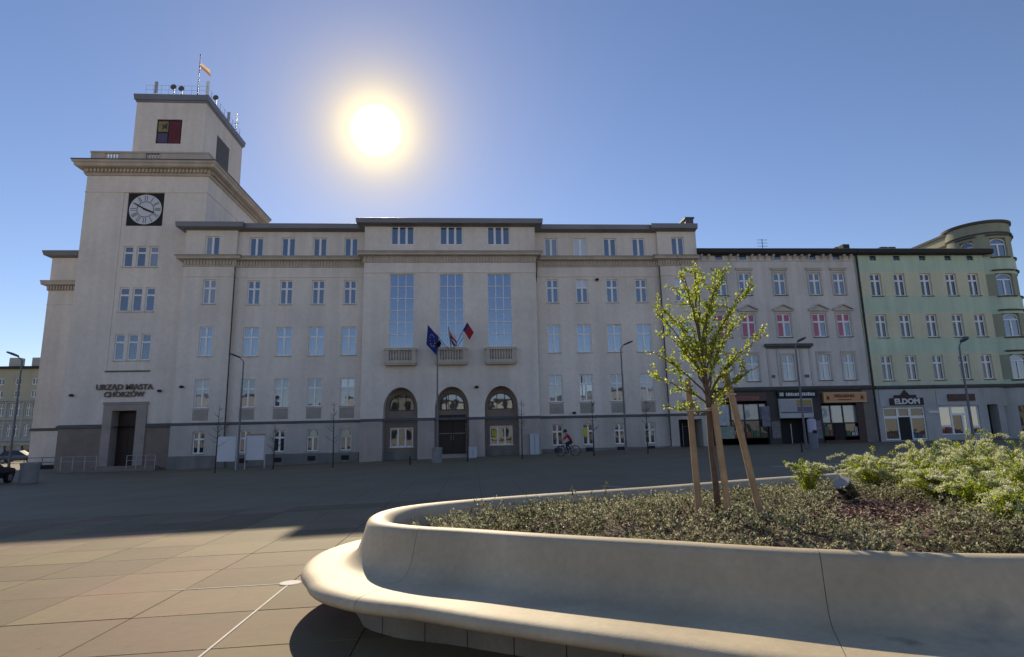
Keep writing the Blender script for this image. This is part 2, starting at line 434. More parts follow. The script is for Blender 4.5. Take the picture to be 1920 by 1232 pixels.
def window(parent, x, z, y, wd, ht, style='cross', glass=None, lower=None, sill=True, fr=WHITE, frw=0.065, mul=0.13, sillmat=TRIM, bar=0.10, wall_y=None, split=0.66):
    """window whose frame is a mesh part at (x, y, z) (x centre, z bottom, y front of the frame) with panes and sill as sub-parts"""
    glass = glass or rnd.choice([GLASS[0]] * 4 + [GLASS[1]] * 3 + [GLASS[2]])
    h = wd / 2
    rows = {'cross': [0, split, 1], 'two': [0, 1], 'three': [0, 1], 'grid': [i / 6 for i in range(7)], 'tower': [0, .70, 1], 'T': [0, split, 1], 'one': [0, 1]}[style]
    cols = {'cross': 2, 'two': 2, 'three': 3, 'grid': 3, 'tower': 1, 'T': 2, 'one': 1}[style]
    xb = []                                     # clear column spans
    inner = wd - 2 * frw
    cw = (inner - (cols - 1) * mul) / cols
    for i in range(cols): xb.append((-h + frw + i * (cw + mul), -h + frw + i * (cw + mul) + cw))
    zi = ht - 2 * frw; nr = len(rows) - 1
    zb = []
    for j in range(nr):
        a = frw + zi * rows[j] + (bar / 2 if j else 0); c = frw + zi * rows[j + 1] - (bar / 2 if j < nr - 1 else 0)
        zb.append((a, c))
    def frame():
        m = MB(); d = .07
        m.box(-h, -h + frw, 0, d, 0, ht); m.box(h - frw, h, 0, d, 0, ht)
        m.box(-h + frw, h - frw, 0, d, 0, frw); m.box(-h + frw, h - frw, 0, d, ht - frw, ht)
        for i in range(cols - 1): m.box(xb[i][1], xb[i + 1][0], -.012, d - .004, frw, ht - frw)
        for j in range(nr - 1):
            for i in range(cols): m.box(xb[i][0], xb[i][1], -.006, d - .004, zb[j][1], zb[j + 1][0])
        # thin sash edges
        for (a, b_) in xb:
            for (c, e) in zb:
                s = .022 if style != 'grid' else .0
                if s and b_ - a > .2 and e - c > .2:
                    m.box(a, a + s, .012, d - .01, c, e); m.box(b_ - s, b_, .012, d - .01, c, e)
                    m.box(a + s, b_ - s, .012, d - .01, c, c + s); m.box(a + s, b_ - s, .012, d - .01, e - s, e)
        return m.mesh('window', fr)
    o = link('window', cached(('wf', style, round(wd, 2), round(ht, 2), fr.name, frw, mul, bar, split), frame), parent, (x, y, z))
    for i, (a, b_) in enumerate(xb):
        for j, (c, e) in enumerate(zb):
            gm = (lower if (lower is not None and j == 0 and nr > 1) else glass)
            if isinstance(gm, (list, tuple)): gm = gm[i % len(gm)]
            def pm(a=a, b_=b_, c=c, e=e, gm=gm):
                m = MB(); m.box(-(b_ - a) / 2 - .004, (b_ - a) / 2 + .004, 0, .012, -(e - c) / 2 - .004, (e - c) / 2 + .004); return m.mesh('pane', gm)
            link('pane', cached(('pane', round(b_ - a, 3), round(e - c, 3), gm.name), pm), o, (x + (a + b_) / 2, y + .045, z + (c + e) / 2))
    if sill:
        wy = wall_y if wall_y is not None else y - .16
        sl = cached(('sill', round(wd, 2), round(y - wy, 2), sillmat.name), lambda: MB().box(-h - .07, h + .07, wy - y - .07, .0, -.07, -.004).mesh('sill', sillmat))
        link('sill', sl, o, (x, y, z))
    return o
def backing(parent, x0, x1, y, z0, z1, m=BLACK, name='room_dark'):
    return None
def text_mesh(s, size, extr, m, bold=0.0, space=1.0):
    cu = bpy.data.curves.new('lettering', 'FONT'); cu.body = s; cu.size = size; cu.extrude = extr; cu.offset = bold
    cu.align_x = 'CENTER'; cu.align_y = 'CENTER'; cu.space_character = space; cu.resolution_u = 3
    o = bpy.data.objects.new('lettering', cu); COL.objects.link(o)
    dg = bpy.context.evaluated_depsgraph_get(); dg.update()
    me = bpy.data.meshes.new_from_object(o.evaluated_get(dg)); bpy.data.objects.remove(o)
    me.materials.clear(); me.materials.append(m)
    return me
def text(parent, s, loc, size, m, extr=.02, bold=0.0, sx=1.0, space=1.0, name='lettering'):
    me = text_mesh(s, size, extr, m, bold, space)
    me.transform(Matrix.Scale(sx, 4, (1, 0, 0))); me.transform(Matrix.Rotation(math.pi / 2, 4, 'X'))
    return link(name, me, parent, loc)
def pipe(parent, x, y, z0, z1, r=.06, m=DARKPIPE):
    b = MB(); b.tube([(x, y, z0), (x, y, z1)], r, 10)
    for k in range(int((z1 - z0) / 2.5)): b.tube([(x, y, z0 + 1 + 2.5 * k), (x, y, z0 + 1.06 + 2.5 * k)], r * 1.25, 10)
    return build('drainpipe', b, m, parent)
def moulding(mb, path, prof):
    """sweep prof [(out, z)] along an xy path (open); out is to the right-hand side of travel (towards -Y when going +X)"""
    P = [Vector(p) for p in path]; n = len(P); rows = []
    for i in range(n):
        ds = []
        if i > 0: ds.append((P[i] - P[i - 1]).normalized())
        if i < n - 1: ds.append((P[i + 1] - P[i]).normalized())
        ns = [Vector((d.y, -d.x)) for d in ds]
        m = ns[0] if len(ns) == 1 else (ns[0] + ns[1]); m = m.normalized()
        k = 1 / max(m.dot(ns[0]), .2)
        rows.append([(P[i].x + m.x * o * k, P[i].y + m.y * o * k, z) for o, z in prof])
    q = len(prof)
    mb.add([v for r_ in rows for v in r_], [(i * q + j, (i + 1) * q + j, (i + 1) * q + j + 1, i * q + j + 1) for i in range(n - 1) for j in range(q - 1)])
    mb.add(rows[0], [tuple(range(q))]); mb.add(rows[-1], [tuple(range(q))])

# ================================================================== TOWN HALL
TH = thing('town_hall', (-1.5, 49, 0), 'large beige five-storey town hall with square clock tower, three arched doorways and tall central windows', 'town hall')
YW, YE, YC, YT = 49.0, 48.65, 47.6, 49.5
XL, XEL, XC0, XC1, XER, XR = -23.55, -19.4, -8.70, 5.54, 16.5, 20.0
ZTOP, BACK = 19.35, 63.0
LC = [-21.38, -17.95, -15.30, -12.68, -10.06]
RC = [7.11, 9.69, 12.33, 14.90, 18.32]
rowsW = {'A': (16.93, 1.62, 1.14), 'B': (12.74, 2.06, 1.02), 'C': (8.42, 2.40, 1.25), 'D': (4.27, 2.28, 1.17)}
rowE = (0.72, 1.72, 0.90)
def row_w(r, col):
    wd = rowsW[r][2]
    return 1.03 if (r == 'C' and col == 0) else wd
def wing(x0, x1, Y, cols, sideL, sideR, cols_idx, door=None):
    up = MB(); lo = MB(); ops = []; lops = []
    for cx, ci in zip(cols, cols_idx):
        for r, (z, h, wd) in rowsW.items():
            wd = row_w(r, ci); ops.append((cx - wd / 2, cx + wd / 2, z, z + h))
        if door and ci == door: continue
        lops.append((cx - rowE[2] / 2, cx + rowE[2] / 2, rowE[0], rowE[0] + rowE[1]))
    if door is not None: lops.append((17.25, 19.25, -1.0, 2.62, None, 1.6))
    front_wall(up, x0, x1, 3.0, ZTOP, Y, ops); shell(up, x0, x1, Y, BACK, 3.0, ZTOP)
    front_wall(lo, x0, x1, -1.5, 3.0, Y - .07, lops, .30); shell(lo, x0, x1, Y - .07, BACK - .01, -1.5, 2.99)
    build('wall', up, PLASTER, TH, recalc=False); build('wall', lo, PLASTER_LOW, TH, recalc=False)
    for cx, ci in zip(cols, cols_idx):
        for r, (z, h, wd) in rowsW.items():
            wd = row_w(r, ci)
            kw = {}
            if r == 'A' and abs(cx - RC[1]) < .1: kw = dict(glass=G_BLIND)
            if r == 'D' and abs(cx - RC[0]) < .1: kw = dict(lower=GLASS[2])
            if r == 'D' and abs(cx - RC[1]) < .1: kw = dict(lower=G_PALE)
            if r in 'ABD' and not kw and rnd.random() < .16: kw = dict(glass=G_BLIND, lower=GLASS[rnd.choice((0, 1))]) if r != 'A' else dict(glass=[GLASS[2], GLASS[0]])
            if r == 'C': kw = dict(glass=G_BLUE)
            window(TH, cx, z, Y + .13, wd, h, 'two' if r == 'A' else 'cross', wall_y=Y, sill=r != 'A', mul=.14 if r == 'A' else .12, **kw)
            if r == 'D':
                ap = cached(('apron', round(wd, 2)), lambda: apron(wd)); link('apron_panel', ap, TH, (cx, Y, 3.30))
        if door and ci == door: continue
        w_ = window(TH, cx, rowE[0], Y + .12, rowE[2], rowE[1], 'cross', glass=G_LOW, wall_y=Y - .07, sill=True, mul=.12)
def apron(wd):
    m = MB(); h = wd / 2
    m.box(-h, h, -.03, .0, 0, .84)
    k = 9; p = wd / k
    for i in range(k): m.box(-h + p * i + .015, -h + p * (i + 1) - .015, -.05, -.03, .04, .80)
    return m.mesh('apron_panel', APRON)
wing(XEL, XC0, YW, LC[1:], 0, 0, [1, 2, 3, 4])
wing(XL, XEL, YE, LC[:1], 0, 0, [0])
wing(XC1, XER, YW, RC[:4], 0, 0, [0, 1, 2, 3])
wing(XER, XR, YE, RC[4:], 0, 0, [9], door=9)
# entry at the right end bay
b = MB(); b.box(17.25, 19.25, YE + 1.45, YE + 1.55, -1, 2.62); build('passage_door', b, BLACK, TH)
b = MB(); b.tube([(18.0, YE + 1.2, .4), (18.0, YE + 1.2, 2.3)], .04, 8); b.tube([(18.0, YE + 1.2, 2.05), (18.45, YE + 1.2, 2.05)], .03, 8); build('gate_post', b, STEEL, TH)
# centre block
ARCH = [-5.58, -1.52, 2.46]
ops = []
for c in ARCH:
    ops += [(c - .96, c + .96, 17.48, 19.10), (c - .99, c + .99, 8.82, 14.95)]
up_ = MB(); front_wall(up_, XC0, XC1, 5.7, ZTOP, YC, ops); shell(up_, XC0, XC1, YC, BACK - .05, 5.7, ZTOP)
build('wall', up_, PLASTER, TH, recalc=False)
lo = MB()
front_wall(lo, XC0, XC1, 3.0, 5.7, YC, [(c - 1.35, c + 1.35, 3.0, 5.58, 3.82, 1.1) for c in ARCH])
# remove the floor faces of the arch openings: they are passages, closed by the lower wall part below
lo.f = [f for f in lo.f if not all(abs(lo.v[i][2] - 3.0) < 1e-6 for i in f)]; lo.m = [0] * len(lo.f)
lo.quad((XC1, BACK - .05, 3.0), (XC0, BACK - .05, 3.0), (XC0, BACK - .05, 5.7), (XC1, BACK - .05, 5.7))
lo.quad((XC0, YC, 3.0), (XC0, YC, 5.7), (XC0, BACK - .05, 5.7), (XC0, BACK - .05, 3.0)); lo.quad((XC1, YC, 3.0), (XC1, BACK - .05, 3.0), (XC1, BACK - .05, 5.7), (XC1, YC, 5.7))
build('wall', lo, PLASTER, TH, recalc=False)
lo = MB()
front_wall(lo, XC0, XC1, -1.5, 3.0, YC - .09, [(c - 1.37, c + 1.37, -1.5, 3.0, None, 1.19) for c in ARCH])
lo.f = [f for f in lo.f if not all(abs(lo.v[i][2] - 3.0) < 1e-6 for i in f)]; lo.m = [0] * len(lo.f)
lo.quad((XC1, BACK - .05, -1.5), (XC0, BACK - .05, -1.5), (XC0, BACK - .05, 3.0), (XC1, BACK - .05, 3.0))
lo.quad((XC0, YC - .09, -1.5), (XC0, YC - .09, 3.0), (XC0, BACK - .05, 3.0), (XC0, BACK - .05, -1.5)); lo.quad((XC1, YC - .09, -1.5), (XC1, BACK - .05, -1.5), (XC1, BACK - .05, 3.0), (XC1, YC - .09, 3.0))
build('wall', lo, mat('centre_stone_base', (0.45, 0.39, 0.34), 0.85, var=0.15, vscale=0.8, streak=0.18, fine=0.08, bump=0.3), TH, recalc=False)
for k, c in enumerate(ARCH):
    window(TH, c, 17.48, YC + .13, 1.92, 1.62, 'three', sill=False, mul=.14, glass=[GLASS[0], GLASS[0], GLASS[1]][k])
    window(TH, c, 8.82, YC + .13, 1.98, 6.13, 'grid', sill=False, mul=.055, bar=.055, frw=.05, glass=G_BLUE)
    # arch niche wall
    yb = YC + 1.05
    nb = MB()
    if k == 1:
        front_wall(nb, c - 1.45, c + 1.45, -1.5, 5.7, yb, [(c - 1.08, c + 1.08, .25, 3.36), (c - 1.02, c + 1.02, 3.74, 5.10, 4.15)], .2)
    else:
        front_wall(nb, c - 1.45, c + 1.45, -1.5, 5.7, yb, [(c - .92, c + .92, .90, 2.42), (c - 1.02, c + 1.02, 3.74, 5.10, 4.15)], .2)
    build('niche_wall', nb, STONE, TH, recalc=False)
    fl = MB(); arc = arch_pts(c - 1.02, c + 1.02, 4.15, 5.10, 20)
    arc2 = arch_pts(c - .94, c + .94, 4.15, 5.02, 20)
    ring_o = [(c - 1.02, 3.74)] + arc + [(c + 1.02, 3.74)]; ring_i = [(c - .94, 3.82)] + arc2 + [(c + .94, 3.82)]
    n = len(ring_o)
    for yy, yy2 in ((yb + .08, yb + .15),):
        vs = [(x, yy, z) for x, z in ring_o] + [(x, yy, z) for x, z in ring_i] + [(x, yy2, z) for x, z in ring_i]
        fl.add(vs, [(i, (i + 1) % n, (i + 1) % n + n, i + n) for i in range(n)] + [(i + n, (i + 1) % n + n, (i + 1) % n + 2 * n, i + 2 * n) for i in range(n)])
    for xx in (-.32, .32): fl.box(c + xx - .03, c + xx + .03, yb + .08, yb + .14, 3.82, 4.92)
    fo = build('fanlight', fl, mat('dark_brown_frame', (0.06, 0.045, 0.035), 0.5), TH)
    for (a, b_) in ((-.94, -.35), (-.29, .29), (.35, .94)):
        p = MB(); pts = [(c + a, 3.82), (c + b_, 3.82)]
        for t in np.linspace(b_, a, 9):
            pts.append((c + t, 4.15 + .87 * math.sqrt(max(0, 1 - (t / .94) ** 2))))
        p.prism_y(pts, yb + .12, yb + .13); build('pane', p, [G_LOW, GLASS[1]][k > 0], fo)
    if k != 1:
        window(TH, c, .90, yb + .08, 1.84, 1.52, 'three', glass=G_LOW, sill=True, wall_y=yb, mul=.09, frw=.06, sillmat=WHITE)
        b = MB(); b.box(c - 1.34, c + 1.34, yb - .06, yb - .003, -1.0, .55); build('niche_base', b, BASECOURSE, TH)
    else:
        for s in (-1, 1):
            b = MB(); x0_, x1_ = (c - 1.06, c - .01) if s < 0 else (c + .01, c + 1.06)
            b.box(x0_ - (.03 if s < 0 else 0), x1_ + (.03 if s > 0 else 0), yb + .10, yb + .16, .22, 3.36)
            for q in (0.45, 1.25, 2.35):
                b.box(x0_ + .14, x1_ - .14, yb + .075, yb + .098, q, q + (.62 if q < 2 else .85))
            dr = build('door_leaf', b, DOORWOOD, TH)
            b = MB(); b.tube([(c + s * .10, yb + .04, 1.35), (c + s * .10, yb + .04, 1.75)], .018, 8); build('handle', b, STEEL, dr)
        b = MB(); b.box(c - 1.3, c + 1.3, yb + .02, yb + .09, 1.86, 1.90); build('door_rail', b, STEEL, TH)
        for i in range(3):
            b = MB(); b.box(c - 1.34, c + 1.34, YC - .25 + .36 * i, yb - .01 * (i + 1), -1.0, -.02 + .09 * (i + 1)); build('step', b, STONE_LT, TH)
    # balcony
    bl = MB(); y0 = YC - .62
    bl.box(c - 1.27, c + 1.27, y0 - .04, YC - .003, 7.42, 7.60); bl.box(c - 1.20, c + 1.20, y0 + .02, YC - .006, 7.30, 7.418)
    for s in (-1, 1):
        bl.box(c + s * 1.06 - .17, c + s * 1.06 + .17, y0, y0 + .26, 7.602, 8.48)
        bl.box(c + s * 1.10 - .09, c + s * 1.10 + .09, y0 + .262, YC - .004, 7.602, 8.48)
    bl.box(c - 1.29, c + 1.29, y0 - .05, y0 + .31, 8.482, 8.66); 
    for s in (-1, 1): bl.box(c + s * 1.12 - .13, c + s * 1.12 + .13, y0 + .312, YC - .005, 8.482, 8.66)
    bl.box(c - .88, c + .88, y0 + .02, y0 + .22, 7.602, 7.68)
    bo = build('balcony', bl, TRIM, TH)
    bal = cached('baluster', lambda: MB().lathe((0, 0, 0), [(.06, 0), (.06, .05), (.04, .09), (.085, .28), (.085, .36), (.045, .62), (.06, .72), (.06, .80)], 10).mesh('baluster', TRIM, True))
    for i in range(8): link('baluster', bal, bo, (c - .77 + .22 * i, y0 + .12, 7.68))
# pilaster strips at the corners and side strips of the centre block
# cornices, eaves, string courses and plinth caps follow the facade line
PATH = [(XL, BACK - 1), (XL, YE), (XEL, YE), (XEL, YW), (XC0, YW), (XC0, YC), (XC1, YC), (XC1, YW), (XER, YW), (XER, YE), (XR, YE)]
def along(name, prof, m, path=PATH, kind=None):
    b = MB(); moulding(b, path, prof); return build(name, b, m, TH, kind=kind)
along('cornice', [(0, 16.40), (.10, 16.40), (.14, 16.46), (.46, 16.48), (.48, 16.64), (.55, 16.70), (.55, 16.76), (.02, 16.84), (0, 16.84)], TRIM)
along('cornice_flashing', [(.0, 16.85), (.50, 16.775), (.575, 16.75), (.575, 16.78), (.50, 16.805), (0, 16.89)], CAPDARK)
def dentils(path, z0, z1, d0, d1, pitch=.25, wd=.14):
    b = MB()
    for i in range(len(path) - 1):
        p, q = Vector(path[i]), Vector(path[i + 1]); L = (q - p).length
        if L < .6: continue
        d = (q - p) / L; nn = Vector((d.y, -d.x)); k = int(L / pitch)
        if i == 0: continue
        for j in range(k):
            t = (j + .5) * L / k; c0 = p + d * (t - wd / 2); c1 = p + d * (t + wd / 2)
            a = [c0 + nn * d0, c1 + nn * d0, c1 + nn * d1, c0 + nn * d1]
            b.add([(v.x, v.y, z) for z in (z0, z1) for v in a], [(0, 1, 2, 3), (4, 5, 6, 7), (0, 1, 5, 4), (1, 2, 6, 5), (2, 3, 7, 6), (3, 0, 4, 7)])
    return b
build('dentil_band', dentils(PATH, 16.04, 16.398, .004, .13), TRIM, TH, kind='stuff')
along('cornice_bed', [(0, 15.91), (.07, 15.91), (.10, 15.96), (.10, 16.03), (.0, 16.035)], TRIM)
along('string_course', [(0, 15.02), (.05, 15.02), (.06, 15.07), (.0, 15.10)], PLASTER)
along('eave', [(0, 19.04), (.12, 19.06), (.16, 19.13), (.58, 19.15), (.62, 19.19), (.66, 19.58), (.60, 19.61), (0, 19.8)], ZINC)
along('plinth_cap', [(.0, 2.90), (.12, 2.92), (.14, 2.96), (.14, 3.03), (.0, 3.13)], CAPDARK, path=PATH[:])
along('base_course', [(.07, -1.5), (.12, -1.5), (.12, .52), (.07, .56)], BASECOURSE, path=PATH[1:6])
along('base_course', [(.07, -1.5), (.12, -1.5), (.12, .42), (.07, .46)], BASECOURSE, path=[(XC1, YW), (XER, YW), (XER, YE), (17.2, YE)])
rf = MB(); rf.box(XL - .1, XR + .1, YW + .5, BACK, 19.36, 19.60)
rf.add([(XL, YW, 19.7), (XR, YW, 19.7), (XR, 56, 20.0), (XL, 56, 20.0), (XL, BACK, 19.7), (XR, BACK, 19.7)], [(0, 1, 2, 3), (3, 2, 5, 4)])
build('roof', rf, ZINC, TH)
b = MB(); b.box(19.3, 20.0, 48.9, 50.2, 19.6, 20.35); b.box(19.22, 20.08, 48.82, 50.28, 20.352, 20.5); build('chimney', b, CAPDARK, TH)
for cx in LC[1:] + RC[:4]:
    b = MB(); b.box(cx - .30, cx + .30, YW - .155, YW - .125, -.10, .26)
    if cx < -14 or cx > 0: b.v = [(x, y, z + (.02 if cx < 0 else .25)) for x, y, z in b.v]
    else: b.v = [(x, y, z + .08) for x, y, z in b.v]
    build('basement_vent', b, BLACK, TH)
# small eave brackets (gutter spikes)
for x, y, m in ((XEL, YE - .06, DARKPIPE), (XER, YE - .06, DARKPIPE), (XC0 - .12, YW - .09, WHITE_PIPE), (XC1 + .14, YW - .09, WHITE_PIPE)):
    pipe(TH, x, y, 0.0, 15.9, .055, m)
b = MB(); b.tube([(XC1 + .10, YC - .1, 16.2), (XC1 + .1, YC + .05, 15.2), (XC1 + .14, YW - .15, 14.6)], .05, 8); build('drainpipe', b, DARKPIPE, TH)
# wall lamps and sensors
WLAMP = MB(); WLAMP.box(-.05, .05, -.10, 0, -.04, .1); WLAMP.lathe((0, -.2, -.05), [(.02, .16), (.14, .12), (.17, .0), (.12, -.05), (.01, -.06)], 12)
wl = WLAMP.mesh('wall_lamp', IRON)
for x, y, z in ((-31.71, YT, 5.5), (-24.98, YT, 5.75), (-22.9, YE, 5.97), (.47, YC, 5.5), (8.55, YW, 3.35), (11.0, YW, 14.75)): link('wall_lamp', wl, TH, (x, y, z))
cc = MB(); cc.box(-.05, .05, -.25, 0, .1, .2); cc.tube([(0, -.2, .12), (0, -.2, -.12)], .10, 12); cc.lathe((0, -.2, -.12), [(.10, 0), (.08, -.06), (.03, -.1), (.001, -.11)], 12)
link('security_camera', cc.mesh('security_camera', WHITE), TH, (-8.9, YW - .02, 4.0))
# yellow notice in a ground-floor window, bright paper in others
b = MB(); b.box(9.16, 9.58, YW - .01, YW + .005, 1.38, 2.12); build('window_notice', b, mat('yellow_green_notice', (0.55, 0.52, 0.03), 0.6), TH)
b = MB(); b.box(-10.4, -9.75, YW + .085, YW + .10, 1.75, 2.32); build('window_notice', b, mat('pale_paper', (0.62, 0.60, 0.42), 0.7), TH)
b = MB(); b.box(-12.95, -12.35, YW + .085, YW + .10, 1.85, 2.28); build('window_notice', b, MATS['pale_paper'], TH)
b = MB(); b.box(ARCH[2] - .78, ARCH[2] - .36, YC + 1.095, YC + 1.11, 1.55, 2.05); build('window_notice', b, MATS['yellow_green_notice'], TH)

# ------------------------------------------------------------------ tower
TX0, TX1, TB = -32.5, -22.5, 62.0
tw = MB()
pz0, pz1, px0, px1 = 7.45, 22.70, -29.35, -26.0
trows = [(16.15, 1.82), (12.33, 2.05), (8.27, 2.19)]
tcols = [(-28.56, .78), (-27.52, .78), (-26.49, .76)]
# wall with the sunken panel cut out
front_wall(tw, TX0, TX1, 3.0, 25.0, YT, [(px0, px1, pz0, pz1, None, .06), (-29.12, -25.86, 3.0, 4.88, None, .05)])
shell(tw, TX0, TX1, YT, TB, 3.0, 25.0)
build('wall', tw, PLASTER, TH, recalc=False)
tw = MB()
front_wall(tw, px0, px1, pz0, pz1, YT + .06, [(cx - wd / 2, cx + wd / 2, z, z + h) for z, h in trows for cx, wd in tcols] + [(-29.0, -26.05, 19.75, 22.69, None, .10)])
build('sunken_panel', tw, PLASTER, TH, recalc=False)
for z, h in trows:
    for cx, wd in tcols: window(TH, cx, z, YT + .17, wd, h, 'tower', wall_y=YT + .06, frw=.075, sill=True, glass=GLASS[0] if z < 10 else None)
b = MB(); b.box(px0 - .05, px1 + .05, YT - .10, YT + .05, pz0 - .12, pz0 - .01); build('panel_sill', b, CAPDARK, TH)
lowr = MB(); front_wall(lowr, TX0, TX1, -1.5, 3.0, YT - .05, [(-29.15, -25.84, -1.5, 3.0, None, .05)]); shell(lowr, TX0, TX1, YT - .05, TB - .02, -1.5, 2.99)
build('wall', lowr, STONE, TH, recalc=False)
b = MB(); moulding(b, [(TX0, YT + 3), (TX0, YT - .05), (-29.16, YT - .05)], [(0, 2.86), (.12, 2.88), (.14, 3.0), (.12, 3.05), (0, 3.16)]); build('plinth_cap', b, CAPDARK, TH)
b = MB(); moulding(b, [(-25.83, YT - .05), (XL, YT - .05)], [(0, 2.86), (.12, 2.88), (.14, 3.0), (.12, 3.05), (0, 3.16)]); build('plinth_cap', b, CAPDARK, TH)
# portal
po = MB(); front_wall(po, -29.15, -25.84, -1.5, 4.88, YT - .18, [(-28.47, -26.60, -1.5, 4.22, None, 1.0)])
po.quad((-29.15, YT - .18, -1.5), (-29.15, YT - .18, 4.88), (-29.15, YT + .05, 4.88), (-29.15, YT + .05, -1.5)); po.quad((-25.84, YT - .18, -1.5), (-25.84, YT + .05, -1.5), (-25.84, YT + .05, 4.88), (-25.84, YT - .18, 4.88))
po.quad((-29.15, YT - .18, 4.88), (-25.84, YT - .18, 4.88), (-25.84, YT + .05, 4.88), (-29.15, YT + .05, 4.88))
build('portal', po, STONE_LT, TH, recalc=False)
b = MB(); moulding(b, [(-29.15, YT + .1), (-29.15, YT - .18), (-25.84, YT - .18), (-25.84, YT + .1)], [(0, 4.70), (.05, 4.72), (.07, 4.86), (0, 4.90)]); build('portal_cap', b, STONE_LT, TH)
b = MB(); b.box(-28.47, -26.60, YT + .80, YT + .86, -1.2, 4.22)
for i in range(2):
    for q in (.35, 1.35, 2.55): b.box(-28.35 + .92 * i, -27.6 + .92 * i, YT + .77, YT + .798, q, q + .85)
build('door', b, DOORWOOD, TH)
for i in range(3):
    b = MB(); b.box(-31.4 + .25 * i, -24.2 - .25 * i, YT - 1.5 + .42 * i, YT - .23 - .003 * i, -1.4, -.32 + .12 * i); build('step', b, STONE, TH)
HR = mat('pale_handrail', (0.45, 0.45, 0.45), 0.4, metal=0.5)
for x0_, x1_ in ((-31.2, -28.6), (-26.4, -24.3)):
    b = MB(); y = YT - 1.3
    for z in (.35, .72): b.tube([(x0_, y, z), (x1_, y, z)], .022, 6)
    for t in range(4): xx = x0_ + (x1_ - x0_) * t / 3; b.tube([(xx, y, -.5), (xx, y, .72)], .022, 6)
    build('handrail', b, HR, TH)
LETTER = mat('brown_sign_letters', (0.13, 0.09, 0.07), 0.5)
text(TH, 'URZĄD MIASTA', (-27.75, YT - .10, 6.08), .62, LETTER, .04, .012, 1.0)
text(TH, 'CHORZÓW', (-27.73, YT - .10, 5.50), .58, LETTER, .04, .012, 1.0)
# clock
ck = MB(); ck.box(-28.98, -26.07, YT + .09, YT + .15, 19.77, 22.67); clock = build('clock', ck, BLACK, TH)
cx, cz, yk = -27.52, 21.22, YT + .05
b = MB(); n = 48; b.prism_y([(cx + 1.33 * math.cos(-2 * math.pi * i / n), cz + 1.33 * math.sin(-2 * math.pi * i / n)) for i in range(n)], yk, yk + .035)
build('dial', b, DIAL, clock)
def ringf(r0, r1, y0, y1, n=48):
    m = MB()
    vs = [(cx + r * math.cos(2 * math.pi * i / n), y, cz + r * math.sin(2 * math.pi * i / n)) for y in (y0, y1) for r in (r0, r1) for i in range(n)]
    m.add(vs, [(i, (i + 1) % n, (i + 1) % n + n, i + n) for i in range(n)] + [(i + n, (i + 1) % n + n, (i + 1) % n + 3 * n, i + 3 * n) for i in range(n)] + [(i, (i + 1) % n, (i + 1) % n + 2 * n, i + 2 * n) for i in range(n)])
    return m
rg = ringf(.66, .71, yk - .012, yk - .001)
NUM = {0: [-.09, .09], 1: [0], 2: [-.05, .05], 3: [-.1, 0, .1], 4: [-.06, .06], 5: [0], 6: [-.09, .09], 7: [-.08, .08], 8: [-.1, 0, .1], 9: [-.08, .08], 10: [0], 11: [-.06, .06]}
for h in range(12):
    a = math.pi / 2 - h * math.pi / 6
    for o_ in NUM[h]:
        d = Vector((math.cos(a), math.sin(a))); s_ = Vector((-d.y, d.x))
        p, q = d * .76 + s_ * o_, d * 1.24 + s_ * o_
        wv = s_ * .022
        c4 = [p - wv, q - wv, q + wv, p + wv]
        rg.add([(cx + v.x, yk - .012, cz + v.y) for v in c4] + [(cx + v.x, yk - .001, cz + v.y) for v in c4], [(0, 1, 2, 3), (0, 1, 5, 4), (1, 2, 6, 5), (2, 3, 7, 6), (3, 0, 4, 7)])
build('hour_marks', rg, mat('clock_marks', (0.05, 0.05, 0.07), 0.6), clock)
def hand(ang, l, tail, wd, y):
    d = Vector((math.sin(ang), math.cos(ang))); s_ = Vector((d.y, -d.x)); m = MB()
    pts = [d * -tail - s_ * wd, d * -tail + s_ * wd, d * (l * .85) + s_ * wd * .8, d * l, d * (l * .85) - s_ * wd * .8]
    m.prism_y([(cx + p.x, cz + p.y) for p in pts], y, y + .012); return build('clock_hand', m, BLACK, clock)
hand(R(113), .86, .2, .085, yk - .030); hand(R(300), 1.20, .25, .06, yk - .046)
# tower string, cornice, parapet
TP = [(TX0, TB), (TX0, YT), (TX1, YT), (TX1, TB), (TX0, TB)]
b = MB(); moulding(b, TP[:4], [(0, 22.70), (.05, 22.72), (.05, 22.80), (0, 22.83)]); build('string_course', b, PLASTER, TH)
b = MB(); moulding(b, TP, [(0, 24.22), (.12, 24.23), (.18, 24.36), (.24, 24.40)]); build('cornice_bed', b, TRIM, TH)
build('dentil_band', dentils([(TX0 - .01, TB), (TX0, YT), (TX1, YT), (TX1, TB)], 24.46, 24.74, .02, .34, .30, .17), TRIM, TH, kind='stuff')
b = MB(); moulding(b, TP, [(0, 24.40), (.18, 24.44), (.22, 24.75), (.66, 24.80), (.72, 24.86), (.75, 25.05), (.86, 25.14), (.88, 25.24), (.88, 25.32), (.0, 25.56)]); build('cornice', b, TRIM, TH)
b = MB(); moulding(b, TP, [(.5, 25.45), (.90, 25.325), (.93, 25.31), (.93, 25.39), (.5, 25.52)]); build('cornice_flashing', b, CAPDARK, TH)
b = MB(); b.box(TX0 + .1, TX1 - .1, YT + .1, TB - .1, 25.0, 25.6); build('tower_terrace', b, ZINC, TH)
pa = MB(); xa, xb_, y0, y1 = TX0 + .05, TX1 - .15, YT + .05, YT + .30
gaps = [(-31.3, -30.1), (-27.9, -26.7)]
xcur = xa
for g0, g1 in gaps:
    pa.box(xcur, g0, y0, y1, 25.6, 26.35); pa.box(g0, g1, y0, y1, 25.6, 25.74); xcur = g1
pa.box(xcur, xb_, y0, y1, 25.6, 26.35); pa.box(xa - .04, xb_ + .04, y0 - .05, y1 + .05, 26.352, 26.50)
